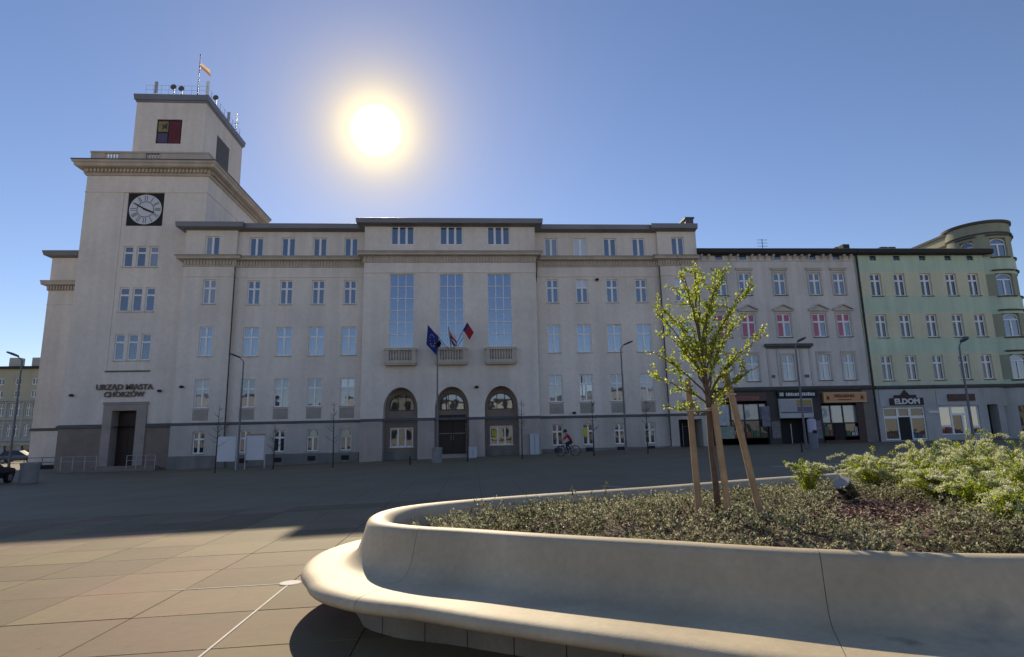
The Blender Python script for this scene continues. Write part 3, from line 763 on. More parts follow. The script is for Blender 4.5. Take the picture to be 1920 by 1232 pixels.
pa.box(xb_ - .25, xb_, y1 + .002, TB - .3, 25.6, 26.35); pa.box(xb_ - .30, xb_ + .04, y1 + .06, TB - .3, 26.352, 26.5)
pa.box(xa, xa + .25, y1 + .002, TB - .3, 25.6, 26.35); pa.box(xa - .04, xa + .3, y1 + .06, TB - .3, 26.352, 26.5)
par = build('parapet', pa, TRIM, TH)
bal2 = cached('baluster_s', lambda: MB().lathe((0, 0, 0), [(.06, 0), (.045, .08), (.085, .24), (.05, .48), (.06, .60)], 8).mesh('baluster', TRIM, True))
for g0, g1 in gaps:
    for i in range(5): link('baluster', bal2, par, (g0 + .12 + .24 * i, YT + .17, 25.745))
# upper stage
UX0, UX1, UY, UB = -29.75, -23.70, 50.7, 59.2
us = MB(); front_wall(us, UX0, UX1, 25.5, 32.05, UY, [(-27.85, -25.68, 27.88, 30.22, None, .15)]); shell(us, UX0, UX1, UY, UB, 25.5, 32.05)
build('wall', us, PLASTER, TH, recalc=False)
UP = [(UX0, UB), (UX0, UY), (UX1, UY), (UX1, UB), (UX0, UB)]
b = MB(); moulding(b, UP, [(0, 31.85), (.06, 31.88), (.08, 32.02), (.18, 32.06), (.22, 32.42), (.24, 32.56), (0, 32.70)]); build('eave', b, ZINC, TH)
b = MB(); b.box(UX0 + .05, UX1 - .05, UY + .05, UB - .05, 32.06, 32.68); build('tower_roof', b, ZINC, TH)
em = MB(); em.box(-27.85, -25.68, UY + .10, UY + .14, 27.88, 30.22); emb = build('emblem_panel', em, BLACK, TH)
for (a, b_, c, d, m) in ((-26.78, -25.80, 27.98, 30.05, REDP), (-27.74, -26.88, 29.05, 30.05, OCHREP), (-27.74, -26.88, 27.98, 28.92, BLUEP)):
    q = MB(); q.box(a, b_, UY + .06, UY + .098, c, d); build('emblem_field', q, m, emb)
q = MB(); n = 14   # half eagle-like mark in the upper field and bars in the red one
q.prism_y([(-27.05, 29.85), (-27.2, 29.7), (-27.5, 29.72), (-27.32, 29.5), (-27.45, 29.25), (-27.15, 29.4), (-26.98, 29.2), (-26.95, 29.8)][::-1], UY + .045, UY + .059)
build('emblem_mark', q, mat('emblem_dark', (0.06, 0.05, 0.05), 0.7), emb)
q = MB()
for k in range(4): q.box(-26.66 + .2 * k, -26.58 + .2 * k, UY + .045, UY + .059, 28.2 + .05 * k, 29.8 - .08 * k)
build('emblem_mark', q, mat('emblem_red_dark', (0.12, 0.02, 0.03), 0.7), emb)
q = MB(); q.box(UX1 + .003, UX1 + .03, 53.3, 56.05, 27.75, 30.15); build('emblem_panel', q, mat('grey_emblem', (0.12, 0.11, 0.11), 0.8, var=0.3, vscale=3), TH)
b = MB()
for z in (33.3, 33.75):
    b.tube([(UX0 + .5, UY + .3, z), (UX1 - .2, UY + .3, z), (UX1 - .2, UB - .3, z)], .012, 5)
for t in range(9): b.tube([(UX0 + .5 + (UX1 - UX0 - .7) * t / 8, UY + .3, 32.65), (UX0 + .5 + (UX1 - UX0 - .7) * t / 8, UY + .3, 33.75)], .012, 5)
for t in range(1, 9): b.tube([(UX1 - .2, UY + .3 + 7.8 * t / 8, 32.8), (UX1 - .2, UY + .3 + 7.8 * t / 8, 33.75)], .02, 5)
build('roof_railing', b, HR, TH)
# left wing behind the tower
LW0 = -39.75
lw = MB(); front_wall(lw, LW0, TX0 - .02, -1.5, 19.35, 57.0, []); shell(lw, LW0, TX0 - .02, 57.0, 66, -1.5, 19.35)
build('wall', lw, PLASTER, TH, recalc=False)
LP = [(LW0, 66), (LW0, 57), (TX0 - .03, 57)]
along('cornice', [(0, 16.0), (.10, 16.0), (.14, 16.45), (.46, 16.5), (.5, 16.8), (.55, 16.9), (0, 16.95)], TRIM, path=LP)
build('dentil_band', dentils(LP, 16.06, 16.4, .145, .30), TRIM, TH, kind='stuff')
along('eave', [(0, 19.22), (.12, 19.24), (.5, 19.36), (.62, 19.80), (0, 20.0)], ZINC, path=LP)
along('string_course', [(0, 14.6), (.05, 14.62), (.0, 14.70)], PLASTER, path=LP)
along('plinth_cap', [(0, 2.9), (.12, 2.92), (.14, 3.05), (0, 3.16)], CAPDARK, path=LP)
b = MB(); b.box(LW0 + .6, TX0 - .5, 56.2, 56.9, -.9, -.1); build('light_well', b, BLACK, TH)
b = MB()
for z in (.15, .55): b.tube([(LW0 + .4, 56.0, z), (TX0 - .6, 56.0, z)], .025, 6)
for t in range(5): b.tube([(LW0 + .4 + 1.5 * t, 56.0, -.6), (LW0 + .4 + 1.5 * t, 56.0, .55)], .025, 6)
build('handrail', b, IRON, TH)

# ================================================================== GREY TENEMENT
GT = thing('grey_tenement', (27.4, 49, .4), 'grey plastered tenement with pedimented windows, crimson curtains and three dark shopfronts', 'tenement house')
GX0, GX1 = 20.03, 34.62
GREY = mat('grey_stucco', (0.68, 0.63, 0.58), 0.92, var=0.12, vscale=0.4, streak=0.18, fine=0.06, bump=0.3)
GREYT = mat('grey_stucco_trim', (0.56, 0.51, 0.46), 0.92, var=0.12, vscale=0.9, streak=0.12)
GDARK = mat('sooty_trim', (0.10, 0.095, 0.09), 0.85, var=0.2, vscale=1)
gcols = [22.08, 24.27, 27.48, 30.72, 32.98]
ops = []; wins = []
for i, c in enumerate(gcols):
    ops.append((c - .33, c + .33, 16.57, 16.96)); 
    for z, h, wd, st in ((13.33, 2.01, 1.06, 1), (9.55, 2.08, 1.22, 2), (5.75, 2.25, 1.08, 3)):
        ops.append((c - wd / 2, c + wd / 2, z, z + h)); wins.append((c, z, h, wd, st, i))
g = MB(); front_wall(g, GX0, GX1, 5.15, 17.3, 49.0, ops, .22); shell(g, GX0, GX1, 49.0, 62, 5.15, 17.3); build('wall', g, GREY, GT, recalc=False)
for c in gcols:
    b = MB(); b.box(c - .30, c + .30, 49.10, 49.13, 16.59, 16.94)
    b.box(c - .02, c + .02, 49.07, 49.098, 16.59, 16.94); build('attic_window', b, GLASS[1], GT)
for c, z, h, wd, st, i in wins:
    if st == 2: kw = dict(glass=G_CRIMSON, lower=[G_CRIMSON, GLASS[1]] if i in (2, 3, 4) else G_CRIMSON)
    elif st == 3: kw = dict(glass=GLASS[1], lower=GLASS[2])
    else: kw = dict(glass=rnd.choice(GLASS[:2]))
    window(GT, c, z, 49.10, wd, h, 'cross', wall_y=49.0, sillmat=GDARK, **kw)
    # surround
    q = MB(); h2 = wd / 2
    q.box(c - h2 - .16, c - h2 - .005, 48.95, 48.998, z - .05, z + h + .12); q.box(c + h2 + .005, c + h2 + .16, 48.95, 48.998, z - .05, z + h + .12); q.box(c - h2 - .004, c + h2 + .004, 48.95, 48.998, z + h + .004, z + h + .12)
    build('window_surround', q, GREYT, GT)
    q = MB()
    if st == 1:
        q.box(c - .78, c + .78, 48.80, 48.998, z + h + .34, z + h + .46); q.box(c - .70, c + .70, 48.88, 48.998, z + h + .22, z + h + .338); build('lintel_cornice', q, GREYT, GT)
    elif st == 2:
        zt = z + h + .22
        q.box(c - .90, c + .90, 48.80, 48.998, zt, zt + .10)
        q.prism_y([(c - .70, zt + .102), (c + .70, zt + .102), (c, zt + .45)], 48.93, 48.998)
        for s in (-1, 1):
            q.prism_y([(c + s * .94, zt + .10), (c, zt + .56), (c, zt + .66), (c + s * .94, zt + .21)][::s], 48.78, 48.998)
        build('pediment', q, GREYT, GT)
    elif i != 2:
        q.box(c - .70, c + .70, 48.90, 48.998, z + h + .18, z + h + .28); build('lintel_cornice', q, GREYT, GT)
q = MB(); q.box(25.46, 29.75, 48.72, 48.998, 8.70, 8.95); q.box(25.6, 29.6, 48.86, 48.998, 8.55, 8.698); build('panel_cornice', q, GDARK, GT)
for x in (25.62, 26.5, 28.55, 29.42): q = MB(); q.box(x, x + .22, 48.93, 48.998, 5.3, 8.54); build('pilaster', q, GREYT, GT)
for x in (25.95, 29.0):
    q = MB(); q.box(x - .22, x + .22, 48.955, 48.997, 6.0, 6.25); build('stain_plaque', q, mat('brown_plaque', (0.16, 0.14, 0.13), 0.9), GT)
q = MB()
for i in range(22):
    x = GX0 + .4 + i * (GX1 - GX0 - .8) / 21
    if any(abs(x - c) < .4 for c in gcols): continue
    q = MB(); q.prism_x([(48.998, 16.5), (48.998, 16.97), (48.60, 16.97), (48.64, 16.86), (48.85, 16.7)], x - .08, x + .08)
    build('eave_bracket', q, GREYT, GT)
q = MB(); moulding(q, [(GX0, 49), (GX1, 49)], [(0, 16.95), (.35, 16.98), (.5, 17.02), (.62, 17.08), (.62, 17.42), (.5, 17.48), (0, 17.65)]); build('eave', q, ROOFDARK, GT)
q = MB(); q.box(GX0, GX1, 49.2, 62, 17.31, 17.6); build('roof', q, ROOFDARK, GT)
q = MB(); moulding(q, [(GX0, 49), (GX1, 49)], [(0, 16.42), (.05, 16.42), (.06, 16.48), (0, 16.5)]); build('string_course', q, GREYT, GT)
q = MB(); moulding(q, [(GX0, 49), (GX1 + .05, 49)], [(0, 4.88), (.18, 4.92), (.24, 5.05), (.26, 5.14), (0, 5.25)]); build('shop_cornice', q, GDARK, GT)
pipe(GT, 34.80, 48.86, .4, 17.2, .085, IRON)
b = MB(); b.box(GX1 - .7, GX1 - .1, 49.2, 50, 17.5, 18.1); build('chimney', b, ROOFDARK, GT)
b = MB(); b.tube([(27.3, 51, 17.6), (27.3, 51, 19.2)], .03, 6)
for z in (18.5, 18.8, 19.1): b.tube([(26.8, 51, z), (27.8, 51, z)], .02, 5)
build('roof_aerial', b, IRON, GT)
# ground floor of the grey tenement
SHOPD = mat('dark_shop_front', (0.045, 0.038, 0.034), 0.6, var=0.25, vscale=2)
SHOPB = mat('brown_shop_front', (0.075, 0.035, 0.028), 0.6, var=0.25, vscale=2)
g = MB(); front_wall(g, GX0, GX1, -1, 5.15, 49.0, [(20.45, 25.2, -.9, 4.05, None, .3), (26.25, 29.05, -.9, 2.55, None, 1.4), (29.95, 33.6, -.9, 3.72, None, .35)]); shell(g, GX0, GX1, 49.0, 61.9, -1, 5.14)
build('wall', g, SHOPD, GT, recalc=False)
q = MB(); q.box(26.2, 29.1, 50.3, 50.38, -.9, 2.6); build('passage_door', q, BLACK, GT)
q = MB(); q.box(27.75, 27.82, 50.2, 50.28, .4, 2.1); build('door_edge', q, HR, GT)
q = MB(); q.box(33.75, 34.6, 48.93, 48.998, .3, 4.85); build('pilaster', q, mat('pale_pilaster', (0.22, 0.19, 0.165), 0.9, var=0.2, vscale=1.5), GT)
q = MB(); q.box(33.1, 33.74, 48.95, 48.998, .6, 3.7); build('pilaster', q, SHOPB, GT)
# left shop: three bays with pale posters above dark glass
def shopwin(par, x0, x1, z0, z1, y, glass=G_SHOP, fr=SHOPD, t=.06):
    q = MB(); q.box(x0, x0 + t, y, y + .08, z0, z1); q.box(x1 - t, x1, y, y + .08, z0, z1); q.box(x0 + t, x1 - t, y, y + .08, z0, z0 + t); q.box(x0 + t, x1 - t, y, y + .08, z1 - t, z1)
    o = build('shop_window', q, fr, par)
    q = MB(); q.box(x0 + t, x1 - t, y + .04, y + .055, z0 + t, z1 - t); build('pane', q, glass, o)
    return o
for x0_, x1_ in ((20.5, 22.0), (22.0, 23.2), (23.2, 24.5), (24.5, 25.15)):
    shopwin(GT, x0_, x1_, .95, 2.45, 49.12)
    shopwin(GT, x0_, x1_, 2.45, 3.85, 49.12, G_SHOPBLIND if x0_ > 21.5 else G_SHOP)
POSTER = mat('printed_poster_pale', (0.50, 0.52, 0.56), 0.6, var=0.35, vscale=2.5)
POSTER2 = mat('printed_poster_dark', (0.20, 0.19, 0.24), 0.6, var=0.5, vscale=3.5, fine=0.3)
def panel(par, name, x0, x1, z0, z1, m, y=48.93, t=.06):
    q = MB(); q.box(x0, x1, y, y + t, z0, z1); return build(name, q, m, par)
panel(GT, 'poster', 20.55, 21.75, 2.05, 3.75, POSTER); panel(GT, 'poster', 20.6, 22.1, .95, 1.95, mat('green_poster', (0.26, 0.33, 0.26), 0.6, var=0.3, vscale=2))
panel(GT, 'poster', 24.62, 25.35, 1.9, 3.6, POSTER2); panel(GT, 'poster', 25.42, 26.15, .9, 2.3, mat('notice_rows', (0.22, 0.21, 0.2), 0.7, var=0.6, vscale=9, fine=0.5))
fa = panel(GT, 'fascia', 22.1, 25.15, 4.05, 4.75, mat('fascia_brown', (0.09, 0.06, 0.05), 0.6, var=0.2), 48.86, .13)
b = MB(); b.box(22.2, 24.5, 48.83, 48.859, 4.12, 4.5); build('fascia_board', b, mat('red_fascia', (0.26, 0.09, 0.07), 0.6, var=0.4, vscale=4), fa)
fm = panel(GT, 'fascia', 26.1, 29.7, 4.30, 4.92, BLACK, 48.80, .14)
WSIGN = mat('white_sign_letters', (0.66, 0.66, 0.64), 0.5)
b = MB(); xx = 26.3
while xx < 29.4:                       # a run of small pale letter blocks, too small in the photograph to read
    ww = rnd.uniform(.10, .2); 
    if rnd.random() > .12: b.box(xx, xx + ww, 48.775, 48.798, 4.42, 4.42 + rnd.uniform(.22, .30))
    xx += ww + .05
build('fascia_marks', b, WSIGN, fm)
bd = panel(GT, 'advert_board', 26.15, 29.12, 2.56, 4.18, mat('pale_board', (0.46, 0.47, 0.47), 0.6, var=0.1), 48.78, .14)
for (a, b_, c, d, m) in ((26.25, 27.7, 3.1, 4.08, mat('board_grey', (0.40, 0.41, 0.43), 0.6, var=0.15, vscale=4)), (27.74, 29.04, 3.55, 4.08, mat('board_ochre', (0.36, 0.27, 0.10), 0.6, var=0.25, vscale=4)), (27.74, 29.04, 3.1, 3.5, mat('board_purple', (0.16, 0.12, 0.24), 0.6, var=0.3, vscale=4)), (26.25, 29.04, 2.98, 3.07, BLUEP)):
    q = MB(); q.box(a, b_, 48.755, 48.778, c, d); build('board_print', q, m, bd)
panel(GT, 'poster', 29.2, 29.8, .8, 2.3, POSTER2)
# bakery
for x0_, x1_, z0_, z1_, gm in ((30.05, 30.85, 2.05, 3.6, G_SHOPBLIND), (30.85, 31.95, 2.05, 3.6, G_SHOPBLIND), (31.95, 33.5, 2.05, 3.6, G_SHOPBLIND), (30.05, 30.95, .95, 2.05, G_SHOP), (32.0, 33.5, .9, 2.05, G_SHOP)):
    shopwin(GT, x0_, x1_, z0_, z1_, 49.15, gm)
q = MB(); q.box(31.0, 31.95, 49.16, 49.22, .35, 2.04); q.box(31.12, 31.83, 49.14, 49.158, .8, 1.9); build('shop_door', q, BLACK, GT)
q = MB(); q.box(30.0, 33.6, 48.9, 49.12, .0, .62); build('stall_riser', q, SHOPB, GT)
pk = panel(GT, 'fascia', 30.15, 33.95, 3.80, 4.66, mat('bakery_orange', (0.62, 0.30, 0.13), 0.6, var=0.08, vscale=1), 48.72, .24)
q = MB()
for a, b_, c, d in ((30.15, 33.95, 3.80, 3.87), (30.15, 33.95, 4.59, 4.66), (30.15, 30.22, 3.871, 4.589), (33.88, 33.95, 3.871, 4.589)): q.box(a, b_, 48.70, 48.718, c, d)
build('fascia_rim', q, mat('pale_orange', (0.66, 0.45, 0.28), 0.6), pk)
BROWNL = mat('brown_letters', (0.10, 0.035, 0.02), 0.6)
text(pk, 'PIEKARNIA', (32.0, 48.705, 4.33), .36, BROWNL, .01, .008, 1.05)
b = MB(); b.box(31.4, 32.6, 48.70, 48.718, 4.0, 4.06); b.box(33.45, 33.68, 48.70, 48.718, 4.05, 4.35); b.box(30.42, 30.62, 48.70, 48.718, 4.05, 4.35); build('fascia_marks', b, BROWNL, pk)

# ================================================================== GREEN TENEMENT
NT = thing('green_tenement', (41.3, 49, .45), 'green and yellow banded tenement with five window columns and ground-floor shops', 'tenement house')
NX0, NX1 = 34.66, 47.35
GREEN = mat('green_stucco', (0.53, 0.645, 0.49), 0.92, var=0.10, vscale=0.4, streak=0.12, fine=0.05, bump=0.2)
YELL = mat('yellow_stucco', (0.65, 0.63, 0.45), 0.92, var=0.10, vscale=0.4, streak=0.10, fine=0.05, bump=0.2)
ncols = [36.45, 38.70, 41.18, 43.64, 45.78]
def nopen(c): return [(c - .51, c + .51, z, z + h) for z, h in ((13.19, 2.08), (9.42, 2.08), (5.62, 2.20))]
bands = [(5.1, 5.35, PLASTER_LOW), (5.35, 7.98, YELL), (7.98, 9.34, GREEN), (9.34, 11.65, YELL), (11.65, 13.2, GREEN), (13.2, 15.42, YELL), (15.42, 17.3, GREEN)]
bands[0] = (5.1, 5.35, GREEN)
n_ = MB()
mats_ = [GREEN, YELL]
# one wall: cells coloured by band (yellow only beside the windows, green elsewhere)
ops = [o for c in ncols for o in nopen(c)] + [(c - .32, c + .32, 16.5, 16.94) for c in ncols]
front_wall(n_, NX0, NX1, 5.1, 17.3, 49.0, ops + [], .30)
# split further so that bands get their own faces
def band_of(z):
    for a, b_, m in bands:
        if a <= z <= b_: return 1 if m is YELL else 0
    return 0
zs_b = [b_[0] for b_ in bands[1:]]
vv, ff, mm = [], [], []
for f in n_.f:
    P = [n_.v[i] for i in f]; ysame = all(abs(p[1] - 49.0) < 1e-6 for p in P)
    if not ysame:
        k = len(vv); vv += P; ff.append(tuple(range(k, k + 4))); mm.append(band_of(sum(p[2] for p in P) / 4)); continue
    x0_, x1_ = min(p[0] for p in P), max(p[0] for p in P); z0_, z1_ = min(p[2] for p in P), max(p[2] for p in P)
    cuts = [z0_] + [z for z in zs_b if z0_ + 1e-4 < z < z1_ - 1e-4] + [z1_]
    for a, b_ in zip(cuts[:-1], cuts[1:]):
        k = len(vv); vv += [(x0_, 49.0, a), (x1_, 49.0, a), (x1_, 49.0, b_), (x0_, 49.0, b_)]; ff.append((k, k + 1, k + 2, k + 3)); mm.append(band_of((a + b_) / 2))
n_.v, n_.f, n_.m = vv, ff, mm
n_.mi = 0; shell(n_, NX0, NX1, 49.0, 60, 5.1, 17.3)
build('wall', n_, mats_, NT, recalc=False)
for c in ncols:
    b = MB(); b.box(c - .30, c + .30, 49.15, 49.18, 16.52, 16.92); b.box(c - .02, c + .02, 49.12, 49.148, 16.52, 16.92); build('attic_window', b, G_LOW, NT)
    for z, h in ((13.19, 2.08), (9.42, 2.08), (5.62, 2.20)):
        window(NT, c, z, 49.17, 1.02, h, 'cross', wall_y=49.0, sillmat=GDARK, glass=G_LOW, split=.70, mul=.15, frw=.08)
q = MB(); moulding(q, [(NX0, 49), (47.6, 49)], [(0, 16.98), (.5, 17.0), (.62, 17.06), (.66, 17.38), (.5, 17.46), (0, 17.65)]); build('eave', q, ROOFDARK, NT)
q = MB(); q.add([(NX0, 48.5, 17.45), (47.6, 48.5, 17.45), (47.6, 55, 17.9), (NX0, 55, 17.9), (NX0, 60, 17.6), (47.6, 60, 17.6)], [(0, 1, 2, 3), (3, 2, 5, 4)]); build('roof', q, ROOFDARK, NT)
for x in (39.2, 40.0, 34.8): b = MB(); b.box(x - .35, x + .35, 51, 51.6, 17.6, 18.45); build('chimney', b, GDARK, NT)
q = MB(); moulding(q, [(NX0 + .3, 49), (NX1, 49)], [(0, 4.86), (.16, 4.9), (.22, 5.0), (.22, 5.1), (0, 5.18)]); build('shop_cornice', q, GDARK, NT)
NLOW = mat('pale_shop_wall', (0.46, 0.455, 0.43), 0.9, var=0.14, vscale=0.7, streak=0.15, fine=0.06)
g = MB(); front_wall(g, NX0, NX1, -1, 5.1, 49.0, [(35.5, 39.3, .5, 3.30), (40.6, 44.3, .85, 3.32), (45.1, 46.1, -.9, 3.4, None, 1.0), (46.7, 47.34, .7, 3.25)], .22); shell(g, NX0, NX1, 49.0, 59.9, -1, 5.09)
build('wall', g, NLOW, NT, recalc=False)
q = MB(); q.box(45.0, 46.2, 49.9, 49.96, -.9, 3.5); build('passage_door', q, BLACK, NT)
for x0_, x1_, z0_, z1_ in ((35.52, 36.85, .52, 2.45), (37.95, 39.28, .52, 2.45), (35.52, 36.85, 2.45, 3.28), (36.85, 37.95, 2.45, 3.28), (37.95, 39.28, 2.45, 3.28)):
    shopwin(NT, x0_, x1_, z0_, z1_, 49.10, G_SHOP, WHITE, .11)
q = MB(); q.box(36.86, 37.94, 49.14, 49.2, .45, 2.44); build('shop_door', q, BLACK, NT)
panel(NT, 'fascia_backing', 35.3, 39.6, 3.36, 4.84, mat('pale_sign_wall', (0.46, 0.46, 0.45), 0.8, var=0.1), 48.95, .045)
q = MB(); q.box(36.15, 39.2, 48.84, 48.93, 3.46, 4.08); es = build('shop_sign', q, mat('dark_maroon_sign', (0.035, 0.012, 0.015), 0.6), NT)
q = MB(); q.box(36.6, 38.6, 48.86, 48.93, 4.082, 4.34); q.prism_y([(37.2, 4.342), (38.0, 4.342), (37.6, 4.78)], 48.86, 48.93); build('sign_roof_mark', q, MATS['dark_maroon_sign'], es)
text(es, 'ELDOM', (37.68, 48.83, 3.77), .62, WSIGN, .012, .03, 1.12)
for x0_, x1_, z0_, z1_, gm in ((40.62, 41.75, .87, 1.6, G_SHOP), (40.62, 41.75, 1.6, 3.30, G_PALE), (41.75, 42.75, .87, 2.6, G_SHOP), (41.75, 43.2, 2.6, 3.3, G_PALE), (42.75, 43.2, .87, 2.6, G_PALE), (43.25, 44.28, .87, 1.5, G_SHOP), (43.25, 44.28, 1.5, 3.3, G_PALE)):
    shopwin(NT, x0_, x1_, z0_, z1_, 49.10, gm, WHITE, .09)
panel(NT, 'fascia_backing', 40.5, 44.4, 3.40, 4.70, MATS['pale_sign_wall'], 48.95, .045)
panel(NT, 'shop_sign', 41.5, 44.0, 3.74, 4.34, mat('brown_sign', (0.10, 0.045, 0.03), 0.6, var=0.5, vscale=5), 48.86, .08)
panel(NT, 'house_sign', 39.55, 40.5, 2.75, 2.95, WSIGN, 48.92, .07)
shopwin(NT, 46.72, 47.33, .72, 3.23, 49.10)

GOODS = [mat('goods_' + n_2, c_2, .5, var=.3, vscale=4) for n_2, c_2 in (('white', (.5, .5, .5)), ('blue', (.05, .10, .20)), ('green', (.06, .13, .06)), ('red', (.3, .05, .04)), ('tan', (.35, .24, .13)))]
for par, x0_, x1_, z0_, y in ((NT, 35.66, 36.72, .66, 49.085), (NT, 38.08, 39.16, .66, 49.085), (NT, 40.75, 41.65, 1.0, 49.085), (GT, 30.15, 30.85, 1.05, 49.135), (GT, 32.1, 33.4, 1.0, 49.135), (GT, 22.1, 23.1, 1.05, 49.105), (GT, 23.3, 24.4, 1.05, 49.105)):
    xx = x0_
    while xx < x1_ - .15:
        ww, hh = rnd.uniform(.14, .4), rnd.uniform(.2, .75); q = MB(); q.box(xx, min(xx + ww, x1_), y, y + .05, z0_, z0_ + hh); build('display_item', q, rnd.choice(GOODS), par); xx += ww + rnd.uniform(.03, .15)

# ================================================================== CORNER BUILDING
CB = thing('corner_building', (48.6, 51, .45), 'tall corner building with a rounded green turret bay and arched windows', 'corner building')
ccx, ccy, cr = 48.6, 51.0, 2.55
OLIVE = mat('olive_stucco', (0.32, 0.33, 0.24), 0.92, var=0.12, vscale=0.5, streak=0.12)
CREAMW = mat('cream_party_wall', (0.50, 0.46, 0.30), 0.92, var=0.1, vscale=0.5, streak=0.1)
cyl = MB()
A0, A1, NA = R(-200), R(20), 60
def cyl_wall(mb, r, z0, z1): mb.lathe((ccx, ccy, 0), [(r, z0), (r, z1)], NA, A0, A1)
def carve(mb, z0, z1, opsang, r=cr):
    """curved wall with rectangular openings given as (angle0, angle1, za, zb)"""
    an = sorted({A0, A1, *[o[0] for o in opsang], *[o[1] for o in opsang], *np.linspace(A0, A1, 50)}); zz = sorted({z0, z1, *[o[2] for o in opsang], *[o[3] for o in opsang]})
    P = lambda a, z, rr=r: (ccx + rr * math.cos(a), ccy + rr * math.sin(a), z)
    for i in range(len(an) - 1):
        for j in range(len(zz) - 1):
            ca, cz_ = (an[i] + an[i + 1]) / 2, (zz[j] + zz[j + 1]) / 2
            if any(o[0] < ca < o[1] and o[2] < cz_ < o[3] for o in opsang): continue
            mb.quad(P(an[i], zz[j]), P(an[i + 1], zz[j]), P(an[i + 1], zz[j + 1]), P(an[i], zz[j + 1]))
    for a, b_, c, d in opsang:
        for aa in (a, b_): mb.quad(P(aa, c), P(aa, d), P(aa, d, r - .3), P(aa, c, r - .3))
        for i in range(6):
            u0, u1 = a + (b_ - a) * i / 6, a + (b_ - a) * (i + 1) / 6
            for z in (c, d): mb.quad(P(u0, z), P(u1, z), P(u1, z, r - .3), P(u0, z, r - .3))
bayA = [(R(-112), R(-79)), (R(-60), R(-27)), (R(-165), R(-140))]
floors = [(5.55, 2.2), (9.35, 2.1), (13.1, 2.05), (16.75, 1.75)]
opsang = [(a, b_, z, z + h) for z, h in floors for a, b_ in bayA if not (a < R(-120) and z < 16)]
carve(cyl, -1, 4.85, [])
carve(cyl, 4.85, 20.1, opsang)
# colour bands by height: green under the windows, olive between
cw = build('turret_wall', cyl, [OLIVE, GREEN, NLOW], CB, recalc=False)
for p in cw.data.polygons:
    z = p.center.z + WL['corner_building'].z
    p.material_index = 2 if z < 4.85 else 1 if any(a < z < b_ for a, b_ in ((7.9, 9.3), (11.6, 13.05), (15.3, 16.7), (4.9, 5.5))) else 0
for z, h in floors:
    for a, b_ in bayA:
        if a < R(-120) and z < 16: continue
        m_ = (a + b_) / 2; r_ = cr - .26; wdt = 2 * cr * math.sin((b_ - a) / 2) - .04
        def aw(wdt=wdt, h=h):
            mm_ = MB(); hw = wdt / 2; sp = h - .55; t = .08
            for x_ in (-hw, hw - t): mm_.box(x_, x_ + t, 0, .07, 0, sp)
            mm_.box(-hw + t, hw - t, 0, .07, 0, t); mm_.box(-.07, .07, -.01, .07, t, sp - .06); mm_.box(-hw + t, hw - t, -.006, .07, sp - .06, sp + .05)
            oa, ia = arch_pts(-hw, hw, sp + .05, h, 14), arch_pts(-hw + t, hw - t, sp + .05, h - t, 14)
            for i in range(14):
                mm_.add([(oa[i][0], 0, oa[i][1]), (oa[i + 1][0], 0, oa[i + 1][1]), (ia[i + 1][0], 0, ia[i + 1][1]), (ia[i][0], 0, ia[i][1])], [(0, 1, 2, 3)])
            # spandrels
            mm_.mi = 1
            for i in range(14): mm_.quad((oa[i][0], .02, oa[i][1]), (oa[i][0], .02, h + .01), (oa[i + 1][0], .02, h + .01), (oa[i + 1][0], .02, oa[i + 1][1]))
            me = mm_.mesh('window', [WHITE, OLIVE]); return me
        me = cached(('arched', round(wdt, 2), h), aw)
        rz = m_ + math.pi / 2
        pos = (ccx + r_ * math.cos(m_), ccy + r_ * math.sin(m_), z)
        o = link('window', me, CB, pos, rot=(0, 0, rz))
        gm = cached(('archpane', round(wdt, 2), h), lambda: MB().box(-wdt / 2 + .05, wdt / 2 - .05, 0, .012, .05, h - .05).mesh('pane', GLASS[0]))
        pp = bpy.data.objects.new('pane', gm); COL.objects.link(pp); pp.parent = o; pp.location = (0, .05, 0); WL[pp.name] = Vector(pos)
        q = MB(); q.lathe((ccx, ccy, z), [(cr - .05, -.14), (cr + .12, -.14), (cr + .14, -.03), (cr - .05, -.01)], 12, a - .06, b_ + .06); build('sill', q, GDARK, CB)
        q = MB(); q.lathe((ccx, ccy, z + h), [(cr - .02, .22), (cr + .14, .24), (cr + .16, .36), (cr - .02, .40)], 12, a - .10, b_ + .10); build('hood_mould', q, GDARK, CB)
q = MB(); q.lathe((ccx, ccy, 0), [(cr, 18.95), (cr + .08, 18.98), (cr + .10, 19.08), (cr, 19.12)], 60, A0, A1); build('string_course', q, GDARK, CB)
q = MB(); q.lathe((ccx, ccy, 0), [(cr, 19.95), (cr + .15, 20.0), (cr + .18, 20.2), (cr + .05, 20.25), (.01, 20.5)], 60); build('turret_roof', q, GDARK, CB)
q = MB(); q.box(46.2, 51.1, 51.0, 66, 4.0, 19.75); build('wall', q, CREAMW, CB)
q = MB(); q.box(46.1, 51.2, 51.02, 66.1, 19.752, 20.0); build('roof_edge', q, GDARK, CB)
q = MB(); q.box(46.145, 46.197, 51.0, 66, 18.75, 18.92); build('string_course', q, GDARK, CB)
q = MB(); q.box(47.36, 51.1, 50.6, 66, -1, 3.99); build('wall', q, NLOW, CB)
q = MB(); q.lathe((ccx, ccy, 0), [(cr, 4.8), (cr + .16, 4.85), (cr + .2, 5.05), (cr, 5.15)], 50, A0, A1); build('shop_cornice', q, GDARK, CB)
